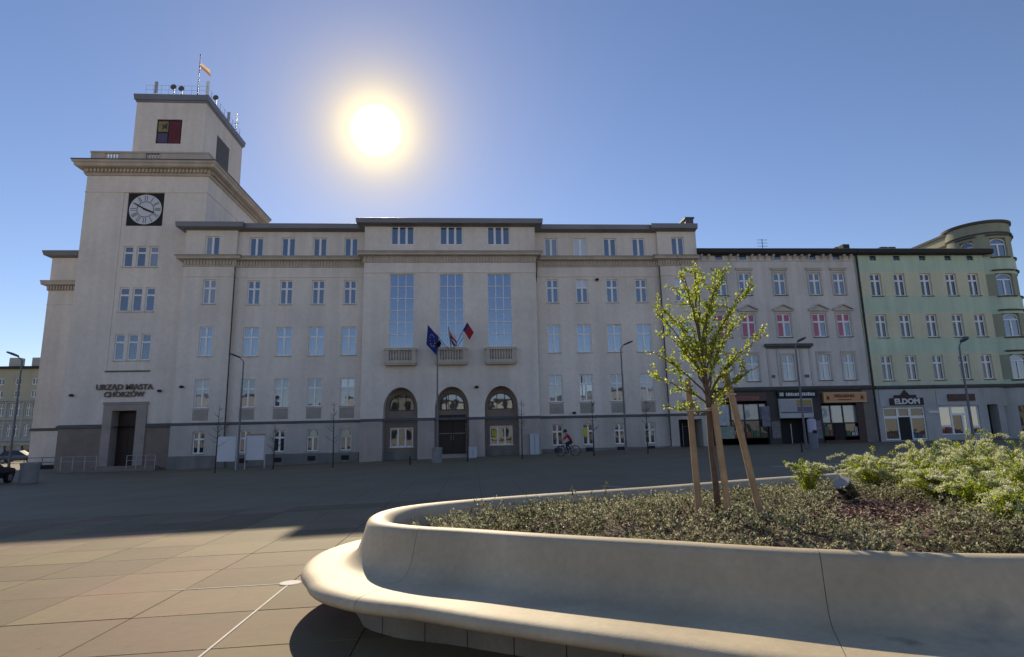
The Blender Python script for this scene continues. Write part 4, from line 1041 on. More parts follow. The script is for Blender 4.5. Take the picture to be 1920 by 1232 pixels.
# dark shop window on the turret's ground floor
q = MB(); q.lathe((ccx, ccy, 0), [(cr + .01, .75), (cr + .03, .78), (cr + .03, 3.2), (cr + .01, 3.23)], 10, R(-112), R(-72)); sw = build('shop_window', q, G_SHOP, CB)
q = MB(); q.lathe((ccx, ccy, 0), [(cr + .035, 2.6), (cr + .045, 2.62), (cr + .045, 2.85), (cr + .035, 2.87)], 10, R(-108), R(-76)); build('window_print', q, mat('orange_print', (0.5, 0.16, 0.06), 0.6, var=0.5, vscale=6), sw)

# ================================================================== FAR BUILDINGS (left street)
FB = thing('far_tenement', (-87, 120, -.5), 'distant cream tenement with chimneys at the end of the side street', 'tenement house')
CREAM = mat('cream_stucco', (0.50, 0.46, 0.33), 0.9, var=0.12, vscale=0.3, streak=0.1)
CREAM2 = mat('pale_stucco', (0.46, 0.44, 0.38), 0.9, var=0.12, vscale=0.3)
fcols = [-105.8 + 3.1 * i for i in range(11)]
FW = ((13.2, 1.3, 1.2, 'two'), (10.75, 1.4, 1.2, 'two'), (7.2, 2.4, .85, 'cross'), (3.4, 2.2, .85, 'cross'))
up_o, lo_o, fw_ = [], [], []
for c in fcols:
    for z, h, wd, st in FW:
        for dx in ((0,) if z > 10 else (-.62, .62)):
            (up_o if z > 10 else lo_o).append((c + dx - wd / 2, c + dx + wd / 2, z, z + h)); fw_.append((c + dx, z, h, wd, st))
    lo_o.append((c - 1.1, c + 1.1, -2, 1.6))
g = MB(); front_wall(g, -107.5, -73, 10.2, 16.3, 120, up_o, .3); shell(g, -107.5, -73, 120, 134, 10.2, 16.3); build('wall', g, CREAM, FB, recalc=False)
g = MB(); front_wall(g, -107.5, -73, -2.5, 10.2, 119.9, lo_o, .4); shell(g, -107.5, -73, 119.9, 133.9, -2.5, 10.19); build('wall', g, mat('grey_green_stucco', (0.42, 0.42, 0.37), 0.9, var=.15, vscale=.4, streak=.1), FB, recalc=False)
for x, z, h, wd, st in fw_: window(FB, x, z, 120.15, wd, h, st, glass=G_LOW, sill=False, mul=.14, frw=.12)
for c in fcols:
    q = MB(); q.box(c - 1.1, c + 1.1, 120.2, 120.25, -2, 1.6); build('shop_window', q, G_SHOP, FB)
    q = MB(); q.box(c - 1.75, c - 1.35, 119.75, 119.89, 2.9, 10.0); build('pilaster', q, CREAM2, FB)
    q = MB(); q.box(c - 1.3, c + 1.3, 119.65, 119.89, 9.72, 9.95); build('lintel_cornice', q, CREAM2, FB)
for z, h in ((10.05, .4), (6.5, .35), (2.5, .35), (1.7, .25)): q = MB(); q.box(-107.6, -72.9, 119.55, 119.885, z, z + h); build('string_course', q, CREAM2, FB)
q = MB(); q.box(-107.8, -72.7, 119.3, 134, 16.31, 16.75); build('eave', q, ROOFDARK, FB)
for x, wd in ((-97, 2.6), (-90.6, 1.9), (-86.4, 1.7), (-82.9, 1.2)):
    q = MB(); q.box(x - wd / 2, x + wd / 2, 123, 124.5, 16.751, 19.2 if wd > 2.3 else 18.9); build('chimney', q, CREAM2, FB)

# ------------------------------------------------------------------ opposite side of the square: behind the camera, seen only mirrored in the windows
OPP = [('cream', (.46, .46, .45)), ('rose', (.42, .40, .40)), ('grey', (.40, .42, .44)), ('ochre', (.44, .43, .40)), ('white', (.60, .59, .56)), ('brown', (.30, .24, .20))]
for k in range(9):
    x0_ = -94 + 21 * k; nm, colr = OPP[k % 6]; hgt = [10.5, 12.5, 9.0, 11.5, 10.0][k % 5]
    t = thing('opposite_house', (x0_ + 10, -52, gz(x0_)), '%s house across the square, %s from the town hall end' % (nm, ['first', 'second', 'third', 'fourth', 'fifth', 'sixth', 'seventh', 'eighth', 'ninth'][k]), 'house', 'houses across the square')
    q = MB(); q.box(x0_, x0_ + 20.9, -66, -52, -2, hgt); build('wall', q, mat(nm + '_house_plaster', colr, .9, var=.1, vscale=.3), t)
    q = MB(); q.box(x0_ - .03, x0_ + 20.93, -66.2, -51.6, hgt + .002, hgt + .5); build('roof', q, ROOFDARK, t)
    wm = cached('oppwin', lambda: MB().box(-.65, .65, -.02, .04, 0, 2.0).mesh('window', G_LOW))
    for i in range(6):
        for j in range(3): link('window', wm, t, (x0_ + 2.2 + 3.3 * i, -52, 1.2 + 3.5 * j))
# ================================================================== STREET FURNITURE
def lamp_mesh(h, arm, headlen):
    p = MB(); p.tube([(0, 0, -.3), (0, 0, .9)], .085, 12); p.tube([(0, 0, .9), (0, 0, h)], [.07, .045], 12)
    a = MB(); a.tube([(0, 0, h - .25), (0, 0, h - .02), (arm * .35, 0, h + .12), (arm, 0, h + .28)], [.035, .04, .035, .03], 8)
    hd = MB()
    x0, x1, z = arm - .05, arm + headlen, h + .26
    dz = .30
    prof = [(x0, .06, 0), (x0 + headlen * .25, .16, dz * .25), (x0 + headlen * .7, .17, dz * .7), (x1, .08, dz)]
    rows = []
    for x, wd, k in prof: rows += [(x, -wd, z + k - .02), (x, wd, z + k - .02), (x, wd * .8, z + k + .07), (x, -wd * .8, z + k + .07)]
    f = []
    for i in range(len(prof) - 1):
        for j in range(4): f.append((i * 4 + j, i * 4 + (j + 1) % 4, (i + 1) * 4 + (j + 1) % 4, (i + 1) * 4 + j))
    f += [(0, 1, 2, 3), (12, 13, 14, 15)]
    hd.add(rows, f)
    return p, a, hd
lampdefs = [((-15.86, 42.19), 7.45, R(165), 'slim grey street lamp with its head tilted left, between the two notice boards'),
            ((10.82, 41.42), 7.4, R(25), 'slim grey street lamp standing between the cyclist and the staked tree'),
            ((20.97, 36.34), 6.55, R(25), 'slim grey street lamp before the grey tenement passage, beside the parking meter'),
            ((27.06, 30.56), 5.55, R(25), 'slim grey street lamp in front of the green tenement'),
            ((-2.32, 41.38), 7.6, R(-80), 'slim grey street lamp before the middle arch with a litter bin at its foot'),
            ((-27.9, 38.5), 7.3, R(170), 'street lamp at the far left edge, before the distant tenement')]
for (x, y), h, rz, lab in lampdefs:
    t = thing('street_lamp', (x, y, gz(x)), lab, 'street lamp', 'lamps around the plaza', rz)
    for nm, me in zip(('pole', 'arm', 'lamp_head'), cached(('lamp', h), lambda: [q.mesh(n_2, m_2) for q, n_2, m_2 in zip(lamp_mesh(h, .35, .75), ('pole', 'arm', 'lamp_head'), (POLEGREY, POLEGREY, IRON))])):
        o = bpy.data.objects.new(nm, me); COL.objects.link(o); o.parent = t
        fixn(me)
# notice boards
for x, y, wd, lab, hat in ((-16.95, 43.0, 1.22, 'white information board on two posts, left of the pair, beside the lamp post', False), (-15.2, 43.55, 1.22, 'white information board on two posts with a pale header strip, right of the pair', True)):
    z = gz(x); t = thing('information_board', (x, y, z), lab, 'information board', 'information boards by the facade')
    q = MB(); q.box(x - wd / 2, x + wd / 2, y - .04, y + .04, z + .6, z + 2.3); build('board', q, mat('white_board', (0.70, 0.70, 0.72), 0.5, var=0.04), t)
    for s in (-1, 1):
        q = MB(); q.tube([(x + s * (wd / 2 + .06), y, z - .2), (x + s * (wd / 2 + .06), y, z + 2.38)], .04, 8); build('post', q, WHITE_PIPE, t)
    if hat: q = MB(); q.box(x - wd / 2 - .05, x + wd / 2 + .05, y - .06, y + .06, z + 2.302, z + 2.42); build('header', q, mat('wood_header', (0.36, 0.28, 0.2), 0.7), t)
# bare saplings
BARK = mat('bare_bark', (0.055, 0.042, 0.034), 0.9, var=0.2, vscale=10)
for k, (x, y, h, lab) in enumerate(((-16.22, 39.54, 4.3, 'thin bare sapling before the left wing, left of the notice boards'), (-13.19, 41.27, 3.0, 'short bare sapling to the right of the notice boards'), (-8.89, 39.56, 4.2, 'thin bare sapling before the corner of the centre block'),
                                    (3.33, 39.53, 4.0, 'thin bare sapling beside the right arch'), (8.12, 39.45, 3.7, 'thin bare sapling just right of the cyclist'), (11.63, 38.99, 3.6, 'thin bare sapling to the right of the middle lamp post'), (-.24, 39.21, 2.9, 'short bare sapling before the dark middle door'))):
    z = gz(x); t = thing('bare_sapling', (x, y, z), lab, 'tree', 'bare saplings in front of the town hall')
    q = MB(); lean = rnd.uniform(-.06, .06)
    q.tube([(x, y, z - .1), (x + lean * .5, y, z + h * .5), (x + lean, y, z + h)], [.05, .03, .006], 7)
    for i in range(16):
        u = rnd.uniform(.35, .95); p = Vector((x + lean * u, y, z + h * u)); a = rnd.uniform(0, 6.28); L_ = (1.05 - u) * rnd.uniform(.6, 1.3) + .15
        e = p + Vector((math.cos(a) * L_ * .8, math.sin(a) * L_ * .8, L_ * .55)); mdl = (p + e) / 2 + Vector((0, 0, -.04))
        q.tube([p, mdl, e], [.014, .010, .004], 5, False)
        q.tube([mdl, mdl + Vector((rnd.uniform(-.2, .2), rnd.uniform(-.2, .2), .2))], [.008, .003], 4, False)
    build('trunk', q, BARK, t, recalc=False)
# bins, cabinets, parking meter
def boxthing(name, x, y, wd, dp, h, m, lab, cat, body='body', cap=True):
    z = gz(x); t = thing(name, (x, y, z), lab, cat)
    q = MB(); q.box(x - wd / 2, x + wd / 2, y - dp / 2, y + dp / 2, z - .1, z + h); build(body, q, m, t)
    if cap: q = MB(); q.box(x - wd / 2 - .03, x + wd / 2 + .03, y - dp / 2 - .03, y + dp / 2 + .03, z + h + .002, z + h + .06); build('lid', q, m, t)
    q = MB(); q.box(x - .01, x + .01, y - dp / 2 - .012, y - dp / 2 - .002, z + .1, z + h - .08); build('door_seam', q, IRON, t)
    return t
PALE = mat('pale_grey_cabinet', (0.50, 0.52, 0.55), 0.5, var=0.06)
boxthing('utility_cabinet', .12, 46.2, .62, .35, .75, PALE, 'small pale utility cabinet by the middle doorstep', 'utility cabinet')
q = boxthing('wall_cabinet', 5.0, 47.28, .72, .3, 1.55, PALE, 'pale grey cabinet against the wall, right of the right arch', 'utility cabinet')
z = gz(20.79); t = thing('parking_meter', (20.79, 35.17, z), 'grey and white rounded parking meter column beside the lamp post', 'parking meter')
q = MB(); q.lathe((20.79, 35.17, z), [(.26, -.1), (.26, 1.0), (.25, 1.02)], 20); build('base', q, mat('meter_grey', (0.16, 0.18, 0.22), 0.5), t)
q = MB(); q.lathe((20.79, 35.17, z), [(.24, 1.02), (.25, 1.05), (.25, 1.72), (.22, 1.80), (.10, 1.85), (.001, 1.86)], 20); build('head', q, mat('meter_pale', (0.45, 0.46, 0.58), 0.4), t)
q = MB(); q.box(20.66, 20.92, 34.90, 34.93, 1.0 + z - .05, 1.15 + z); build('slot_panel', q, BLACK, t)
def bin_(x, y, r, h, lab, m):
    z = gz(x); t = thing('litter_bin', (x, y, z), lab, 'litter bin')
    q = MB(); q.lathe((x, y, z), [(r * .9, -.1), (r, .05), (r, h * .85)], 20); build('body', q, m, t)
    q = MB(); q.lathe((x, y, z), [(r * 1.06, h * .85 + .002), (r * 1.08, h * .95), (r * .8, h), (r * .45, h * 1.0), (r * .42, h * .9)], 20); build('rim', q, m, t)
CONC = mat('grey_street_concrete', (0.27, 0.26, 0.25), 0.9, var=0.15, vscale=3)
bin_(-2.24, 39.7, .34, 1.0, 'grey litter bin at the foot of the lamp before the middle arch', CONC)
bin_(-24.86, 35.9, .45, 1.15, 'bulky grey concrete litter bin near the dark car', CONC)
for x, y, lab in ((-3.85, 38.34, 'short dark bollard before the left arch'), (6.9, 47.0, 'short dark bollard below the first window right of the arches'), (18.2, 32.0, 'short dark bollard on the open paving before the grey tenement')):
    z = gz(x); q = MB(); q.lathe((0, 0, 0), [(.05, -.05), (.05, .5), (.04, .54), (.001, .56)], 10); single('bollard', q, IRON, (x, y, z), lab, 'bollard', 'dark bollards on the plaza')

# ------------------------------------------------------------------ cars on the left
def car(loc, rz, paint, lab):
    t = thing('parked_car', loc, lab, 'car', 'cars parked on the left', rz)
    def addp(name, b, m, par=t, smooth=False):
        me = b.mesh(name, m, smooth); fixn(me)
        o = bpy.data.objects.new(name, me); COL.objects.link(o); o.parent = par; WL[o.name] = Vector(loc); return o
    b = MB()
    sec = [(-2.1, .45, .62, .55), (-2.05, .35, .85, .78), (-1.3, .3, .92, .84), (0, .28, .95, .85), (1.2, .3, .90, .84), (1.95, .33, .80, .76), (2.12, .42, .62, .60)]
    rows = []
    for x, z0, z1, wd in sec: rows += [(x, -wd * .92, z0), (x, -wd, (z0 + z1) / 2), (x, -wd * .93, z1), (x, wd * .93, z1), (x, wd, (z0 + z1) / 2), (x, wd * .92, z0)]
    f = [(i * 6 + j, i * 6 + (j + 1) % 6, (i + 1) * 6 + (j + 1) % 6, (i + 1) * 6 + j) for i in range(len(sec) - 1) for j in range(6)] + [tuple(range(6)), tuple(range(36, 42))]
    b.add(rows, f); addp('body', b, paint)
    b = MB(); lo_ = [(-1.85, .74), (-1.85, -.74), (.95, -.74), (.95, .74)]; hi = [(-1.35, .58), (-1.35, -.58), (.15, -.58), (.15, .58)]
    b.add([(x, y, .90) for x, y in lo_] + [(x, y, 1.44) for x, y in hi], [(0, 1, 5, 4), (1, 2, 6, 5), (2, 3, 7, 6), (3, 0, 4, 7)]); addp('windows', b, G_SHOP)
    b = MB(); b.add([(x * 1.02, y * 1.02, 1.445) for x, y in hi] + [(x * .9, y * .85, 1.50) for x, y in hi], [(0, 1, 5, 4), (1, 2, 6, 5), (2, 3, 7, 6), (3, 0, 4, 7), (4, 5, 6, 7)]); addp('car_roof', b, paint)
    for x in (-1.3, 1.32):
        for s in (-1, 1):
            b = MB(); b.tube([(x, s * .70, .31), (x, s * .88, .31)], .31, 18); wo = addp('wheel', b, mat('tyre_black', (0.012, 0.012, 0.012), 0.8))
            b = MB(); b.tube([(x, s * .86, .31), (x, s * .89, .31)], .19, 12); addp('rim', b, STEEL, wo)
    for s in (-1, 1):
        b = MB(); b.box(2.02, 2.1, s * .55 - .14, s * .55 + .14, .60, .74); addp('headlight', b, mat('lamp_lens', (0.6, 0.6, 0.6), 0.1))
        b = MB(); b.box(-2.11, -2.03, s * .58 - .12, s * .58 + .12, .68, .84); addp('tail_light', b, mat('tail_red', (0.3, 0.01, 0.01), 0.2))
DKPAINT = mat('dark_car_paint', (0.012, 0.013, 0.018), 0.25)
car((-27.2, 35.3, gz(-27)), R(95), DKPAINT, 'dark car cut off by the left edge of the picture')
car((-55.5, 78, gz(-55)), R(20), mat('grey_car_paint', (0.10, 0.10, 0.11), 0.25), 'grey car with glinting bonnet parked in the side street')
car((-61, 86, gz(-60)), R(10), mat('black_car_paint', (0.01, 0.01, 0.01), 0.2), 'black car parked farther along the side street')

# ------------------------------------------------------------------ flags
def cloth(t, name, P0, du, dv, nu, nv, mats_fn, mats_, wave=.12, ph=0.0):
    m = MB(); P0, du, dv = Vector(P0), Vector(du), Vector(dv); nn = du.cross(dv).normalized()
    for j in range(nv + 1):
        for i in range(nu + 1):
            u, v = i / nu, j / nv
            p = P0 + du * u + dv * v + nn * wave * math.sin(u * 6 + v * 2 + ph) * (.3 + u); m.v.append(tuple(p))
    for j in range(nv):
        for i in range(nu):
            m.f.append((j * (nu + 1) + i, j * (nu + 1) + i + 1, (j + 1) * (nu + 1) + i + 1, (j + 1) * (nu + 1) + i)); m.m.append(mats_fn((i + .5) / nu, (j + .5) / nv))
    return build(name, m, mats_, t, smooth=True, recalc=False)
HOLD = Vector((-1.5, 47.0, 8.66))
YST = mat('star_yellow', (0.75, 0.55, 0.05), 0.7)
def eu(u, v):
    a = math.hypot((u - .5) * 1.4, v - .5); return 1 if abs(a - .30) < .035 and int((math.atan2(v - .5, (u - .5) * 1.4) / (2 * math.pi) + 1) * 48) % 4 == 0 else 0
fl = [('blue European flag with a ring of yellow stars, leaning out from the middle balcony', Vector((-3.35, 46.1, 10.35)), (.85, -.1, -.95), (-.1, .05, -1.55), eu, [BLUEC, YST]),
      ('white and red flag hanging folded in the middle of the balcony', Vector((-1.72, 45.7, 10.1)), (.55, -.1, -.85), (.12, .05, -.62), lambda u, v: 0 if v < .5 else 1, [WHITEC, REDC]),
      ('red and dark blue flag on the right of the middle balcony', Vector((-.22, 46.0, 10.5)), (-.36, -.1, -.62), (.50, .1, -.80), lambda u, v: 1 if v < .25 else 0, [REDC, BLUEC])]
for lab, tip, du, dv, fn, ms in fl:
    t = thing('facade_flag', HOLD + Vector((0, 0, 0)), lab, 'flag', 'flags on the middle balcony')
    q = MB(); base = Vector((HOLD.x + (tip.x - HOLD.x) * .12, 46.95, 8.5)); q.tube([base, tip], .022, 8); build('flagpole', q, IRON, t)
    cloth(t, 'cloth', tip, du, dv, 28, 28, fn, ms, .07, rnd.uniform(0, 6))
t = thing('tower_flagpole', (-24.8, 51.2, 32.85), 'flagpole with a small white and red flag on the tower roof', 'flagpole')
q = MB(); q.tube([(-24.8, 51.2, 32.8), (-24.8, 51.2, 37.0)], [.045, .03], 8); q.lathe((-24.8, 51.2, 37.0), [(.001, -.02), (.06, .03), (.06, .08), (.001, .12)], 8); build('pole', q, IRON, t)
cloth(t, 'cloth', (-24.76, 51.2, 36.35), (.85, .15, -.75), (.05, .02, -.62), 12, 8, lambda u, v: 0 if v < .5 else 1, [mat('cream_cloth', (0.70, 0.60, 0.42), 0.8, translucent=0.35), mat('faded_red_cloth', (0.45, 0.20, 0.10), 0.8, translucent=0.3)], .06)
# rooftop antennas
for k, (x, y, h, kind_, lab) in enumerate(((-28.5, 51.3, 1.3, 'p', 'panel antenna with dark dish at the front left of the tower roof'), (-26.9, 51.2, .9, 'd', 'small dish antenna near the middle of the tower roof'), (-26.4, 51.6, 1.0, 'd', 'second small dish antenna beside the middle one'),
                                     (-24.0, 51.4, 1.5, 'p', 'tall pale panel antenna at the front right corner of the tower roof'), (-23.9, 53.0, 1.0, 'd', 'small dish antenna on the right edge of the tower roof'), (-23.9, 56.0, 1.1, 'p', 'panel antenna halfway along the right edge of the tower roof'), (-23.9, 57.8, 2.2, 'w', 'thin whip antenna at the rear of the tower roof'))):
    t = thing('roof_antenna', (x, y, 32.85), lab, 'antenna', 'antennas on the tower roof')
    q = MB(); q.tube([(x, y, 32.8), (x, y, 32.85 + h)], .035, 6); build('mast', q, IRON, t)
    q = MB()
    if kind_ == 'p': q.box(x - .13, x + .13, y - .12, y - .04, 33.1, 32.85 + h + .1); build('panel', q, WHITE if k == 3 else mat('pale_antenna', (0.4, 0.4, 0.4), 0.5), t)
    elif kind_ == 'd':
        q.lathe((0, 0, 0), [(.001, 0), (.15, .03), (.26, .10), (.27, .10), (.15, .01), (.001, -.02)], 14); q.v = [(x + a, y - .06 - c, 32.75 + h + b_) for a, b_, c in q.v]; build('dish', q, mat('dark_dish', (0.1, 0.1, 0.1), 0.5), t)
    else: q.tube([(x - .3, y, 33.9), (x + .3, y, 33.9)], .02, 5); build('crossbar', q, IRON, t)

# ------------------------------------------------------------------ cyclist
def cyclist(x, y, z):
    """rides towards -X"""
    bk = thing('bicycle', (x, y, z), 'dark bicycle ridden across the plaza', 'bicycle')
    TY = mat('tyre_black', (0.012, 0.012, 0.012), 0.8)
    fwx, rwx, r = x - .54, x + .50, .345
    for wx in (fwx, rwx):
        q = MB(); q.tube([(wx + r * math.cos(a), y, z + r + r * math.sin(a)) for a in np.linspace(0, 2 * math.pi, 29)], .024, 6, False); wh = build('wheel', q, TY, bk)
        q = MB(); q.tube([(wx, y - .04, z + r), (wx, y + .04, z + r)], .03, 8)
        for k in range(12): a = k * math.pi / 6; q.tube([(wx, y + (.02 if k % 2 else -.02), z + r), (wx + (r - .03) * math.cos(a), y, z + r + (r - .03) * math.sin(a))], .004, 4)
        q.tube([(wx + (r - .03) * math.cos(a), y, z + r + (r - .03) * math.sin(a)) for a in np.linspace(0, 2 * math.pi, 25)], .010, 5, False); build('rim', q, STEEL, wh)
    bb = (x + .06, y, z + .31); seat = (x + .24, y, z + .90); head = (x - .40, y, z + .88); ht = (x - .43, y, z + .74)
    q = MB()
    for a, b_ in ((bb, seat), ((x + .20, y, z + .82), head), (bb, ht), ((rwx, y + .05, z + r), bb), ((rwx, y - .05, z + r), bb), ((rwx, y - .05, z + r), (x + .20, y, z + .80)), ((rwx, y + .05, z + r), (x + .20, y, z + .80)), (head, ht)): q.tube([a, b_], .018, 7)
    build('frame', q, mat('bike_frame', (0.05, 0.05, 0.055), 0.35), bk)
    q = MB(); q.tube([ht, (fwx, y - .05, z + r)], .016, 6); q.tube([ht, (fwx, y + .05, z + r)], .016, 6); build('fork', q, IRON, bk)
    q = MB(); q.tube([head, (x - .42, y, z + 1.02)], .016, 6); q.tube([(x - .45, y - .3, z + 1.03), (x - .44, y, z + 1.02), (x - .45, y + .3, z + 1.03)], .014, 6); build('handlebar', q, IRON, bk)
    q = MB(); q.add([(x + .10, y - .03, z + .93), (x + .10, y + .03, z + .93), (x + .36, y + .09, z + .95), (x + .36, y - .09, z + .95), (x + .12, y, z + .88), (x + .34, y, z + .88)], [(0, 1, 2, 3), (0, 4, 1), (3, 2, 5), (0, 3, 5, 4), (1, 4, 5, 2)]); build('saddle', q, BLACK, bk)
    q = MB(); q.tube([(bb[0], y - .06, bb[2]), (bb[0], y + .06, bb[2])], .08, 14)
    q.tube([(bb[0], y - .08, bb[2]), (bb[0] - .10, y - .09, bb[2] - .13)], .012, 6); q.tube([(bb[0], y + .08, bb[2]), (bb[0] + .10, y + .09, bb[2] + .13)], .012, 6)
    q.box(bb[0] - .15, bb[0] - .05, y - .2, y - .1, bb[2] - .145, bb[2] - .12); q.box(bb[0] + .05, bb[0] + .15, y + .1, y + .2, bb[2] + .12, bb[2] + .145); build('crankset', q, STEEL, bk)
    # rider: one continuous skinned body
    pr = thing('person', (x, y, z), 'cyclist in a red jacket and dark trousers bent over the handlebar', 'person')
    J = {}; V = []; E = []; RAD = []
    def pt(n, p, rr, par=None):
        J[n] = len(V); V.append((p[0] - x, p[1] - y, p[2] - z)); RAD.append(rr)
        if par is not None: E.append((J[par], J[n]))
    pt('pel', (x + .25, y, z + 1.02), (.15, .14)); pt('wai', (x + .16, y, z + 1.18), (.14, .12), 'pel'); pt('che', (x + .02, y, z + 1.36), (.17, .13), 'wai'); pt('nec', (x - .10, y, z + 1.50), (.075, .07), 'che')
    pt('hd1', (x - .16, y, z + 1.58), (.085, .085), 'nec'); pt('hd2', (x - .19, y, z + 1.67), (.105, .10), 'hd1'); pt('hd3', (x - .185, y, z + 1.76), (.075, .08), 'hd2')
    for s, n in ((-1, 'l'), (1, 'r')):
        pt('sh' + n, (x - .03, y + s * .19, z + 1.42), (.075, .075), 'che'); pt('el' + n, (x - .22, y + s * .27, z + 1.20), (.052, .052), 'sh' + n)
        pt('wr' + n, (x - .40, y + s * .26, z + 1.08), (.036, .036), 'el' + n); pt('ha' + n, (x - .46, y + s * .26, z + 1.06), (.042, .034), 'wr' + n)
        pt('hp' + n, (x + .22, y + s * .10, z + .97), (.105, .10), 'pel')
        dn = s < 0
        kn = (x - .16, y + s * .12, z + (.68 if dn else .86)); an = (bb[0] + (-.06 if dn else .12), y + s * .15, bb[2] + (-.05 if dn else .22))
        pt('kn' + n, kn, (.068, .068), 'hp' + n); pt('cf' + n, ((kn[0] * .6 + an[0] * .4) + .02, kn[1], kn[2] * .6 + an[2] * .4), (.062, .062), 'kn' + n); pt('an' + n, an, (.042, .042), 'cf' + n)
        pt('to' + n, (an[0] - .15, an[1], an[2] - .06), (.045, .035), 'an' + n)
    me = bpy.data.meshes.new('body'); me.from_pydata(V, E, []); tmp = bpy.data.objects.new('body', me); COL.objects.link(tmp)
    sk = tmp.modifiers.new('skin', 'SKIN'); sk.use_smooth_shade = True
    for i, d in enumerate(me.skin_vertices[0].data): d.radius = RAD[i]; d.use_root = (i == 0)
    sb = tmp.modifiers.new('sub', 'SUBSURF'); sb.levels = 2; sb.render_levels = 2
    dg = bpy.context.evaluated_depsgraph_get(); dg.update()
    m2 = bpy.data.meshes.new_from_object(tmp.evaluated_get(dg)); bpy.data.objects.remove(tmp)
    m2.materials.clear()
    for m in (mat('red_jacket', (0.50, 0.02, 0.04), 0.7), mat('dark_trousers', (0.02, 0.02, 0.028), 0.8), mat('skin', (0.42, 0.24, 0.17), 0.6), mat('dark_shoe', (0.03, 0.03, 0.03), 0.6)): m2.materials.append(m)
    names = list(J); VV = np.array(V); lab_of = {}
    for n in names:
        lab_of[J[n]] = 2 if n.startswith(('hd', 'nec', 'ha', 'wr')) else 3 if n.startswith('to') else 1 if n.startswith(('pel', 'hp', 'kn', 'cf', 'an')) else 0
    for p in m2.polygons:
        c = np.array(p.center); p.material_index = lab_of[int(np.argmin(((VV - c) ** 2).sum(1)))]; p.use_smooth = True
    link('body', m2, pr, (x, y, z))
    q = MB(); q.lathe((x - .17, y, z + 1.70), [(.125, -.06), (.128, .0), (.115, .07), (.07, .12), (.001, .135)], 16); build('hair', q, mat('dark_hair', (0.015, 0.012, 0.01), 0.7), pr, smooth=True)
    q = MB(); q.add([(x - .295, y - .015, z + 1.63), (x - .295, y + .015, z + 1.63), (x - .325, y, z + 1.635), (x - .28, y, z + 1.69)], [(0, 1, 2), (0, 2, 3), (1, 3, 2)]); build('nose', q, MATS['skin'], pr)
cyclist(6.71, 41.32, gz(6.71))

# ================================================================== PLANTER WITH BENCH
CP = [(11, 7.5), (10.3, 4.8), (7.5, 3.55), (5, 3.42), (3.44, 3.63), (2.33, 4.01), (1.42, 4.53), (.56, 5.02), (-.08, 5.42), (-.60, 5.72), (-.96, 6.08), (-1.10, 6.55), (-1.06, 7.08), (-.78, 7.60), (-.12, 8.06), (.9, 8.52), (2.75, 9.20), (5.55, 10.40), (8.5, 11.2), (10.5, 10.2)]
CP = np.array(CP)[::-1]                 # counter-clockwise seen from above is wanted: outward normal to the right of travel
def catmull(P, per=24):
    n = len(P); o = []
    for i in range(n):
        p0, p1, p2, p3 = P[i - 1], P[i], P[(i + 1) % n], P[(i + 2) % n]
        for t in np.arange(per) / per:
            o.append(.5 * ((2 * p1) + (-p0 + p2) * t + (2 * p0 - 5 * p1 + 4 * p2 - p3) * t ** 2 + (-p0 + 3 * p1 - 3 * p2 + p3) * t ** 3))
    return np.array(o)
CUR = catmull(CP)
area = .5 * np.sum(CUR[:, 0] * np.roll(CUR[:, 1], -1) - np.roll(CUR[:, 0], -1) * CUR[:, 1])
if area < 0: CUR = CUR[::-1]
seg = np.linalg.norm(np.roll(CUR, -1, 0) - CUR, axis=1); arc = np.concatenate([[0], np.cumsum(seg)]); LEN = arc[-1]
def at(s):
    s = s % LEN; i = min(int(np.searchsorted(arc, s, 'right') - 1), len(CUR) - 1); t = (s - arc[i]) / seg[i]
    p = CUR[i] * (1 - t) + CUR[(i + 1) % len(CUR)] * t; return p
def frame_at(s):
    p = at(s); d = at(s + .06) - at(s - .06); d /= np.linalg.norm(d); return p, np.array([d[1], -d[0]])
def seatw(nrm, p=(0, 0)):
    k = min(max((-nrm[1] - .45) / .47, 0), 1); k = k * k * (3 - 2 * k)
    return .62 + .03 * min(max((nrm[1] + .15) / .4, 0), 1) + .19 * k + .06 * min(max(p[0] / 1.8, 0), 1) * k
def profile(wd):
    return [(-.27, .50), (-.265, .70), (-.25, .765), (-.21, .805), (-.16, .825), (-.10, .832), (-.05, .827), (-.015, .808), (.002, .78), (.018, .72), (.04, .65), (.06, .59), (.085, .53), (.12, .48), (.165, .448), (.22, .43), (.30, .423), (wd - .14, .418), (wd - .075, .413), (wd - .035, .398), (wd - .008, .375), (wd, .350), (wd - .008, .326), (wd - .032, .306), (wd - .075, .296), (wd - .34, .292)]
CONCRETE = mat('smooth_pale_concrete', (0.58, 0.485, 0.325), 0.65, var=0.17, vscale=1.3, fine=0.10, streak=.10, bump=0.14, bscale=70, col2=(0.535, 0.445, 0.295))
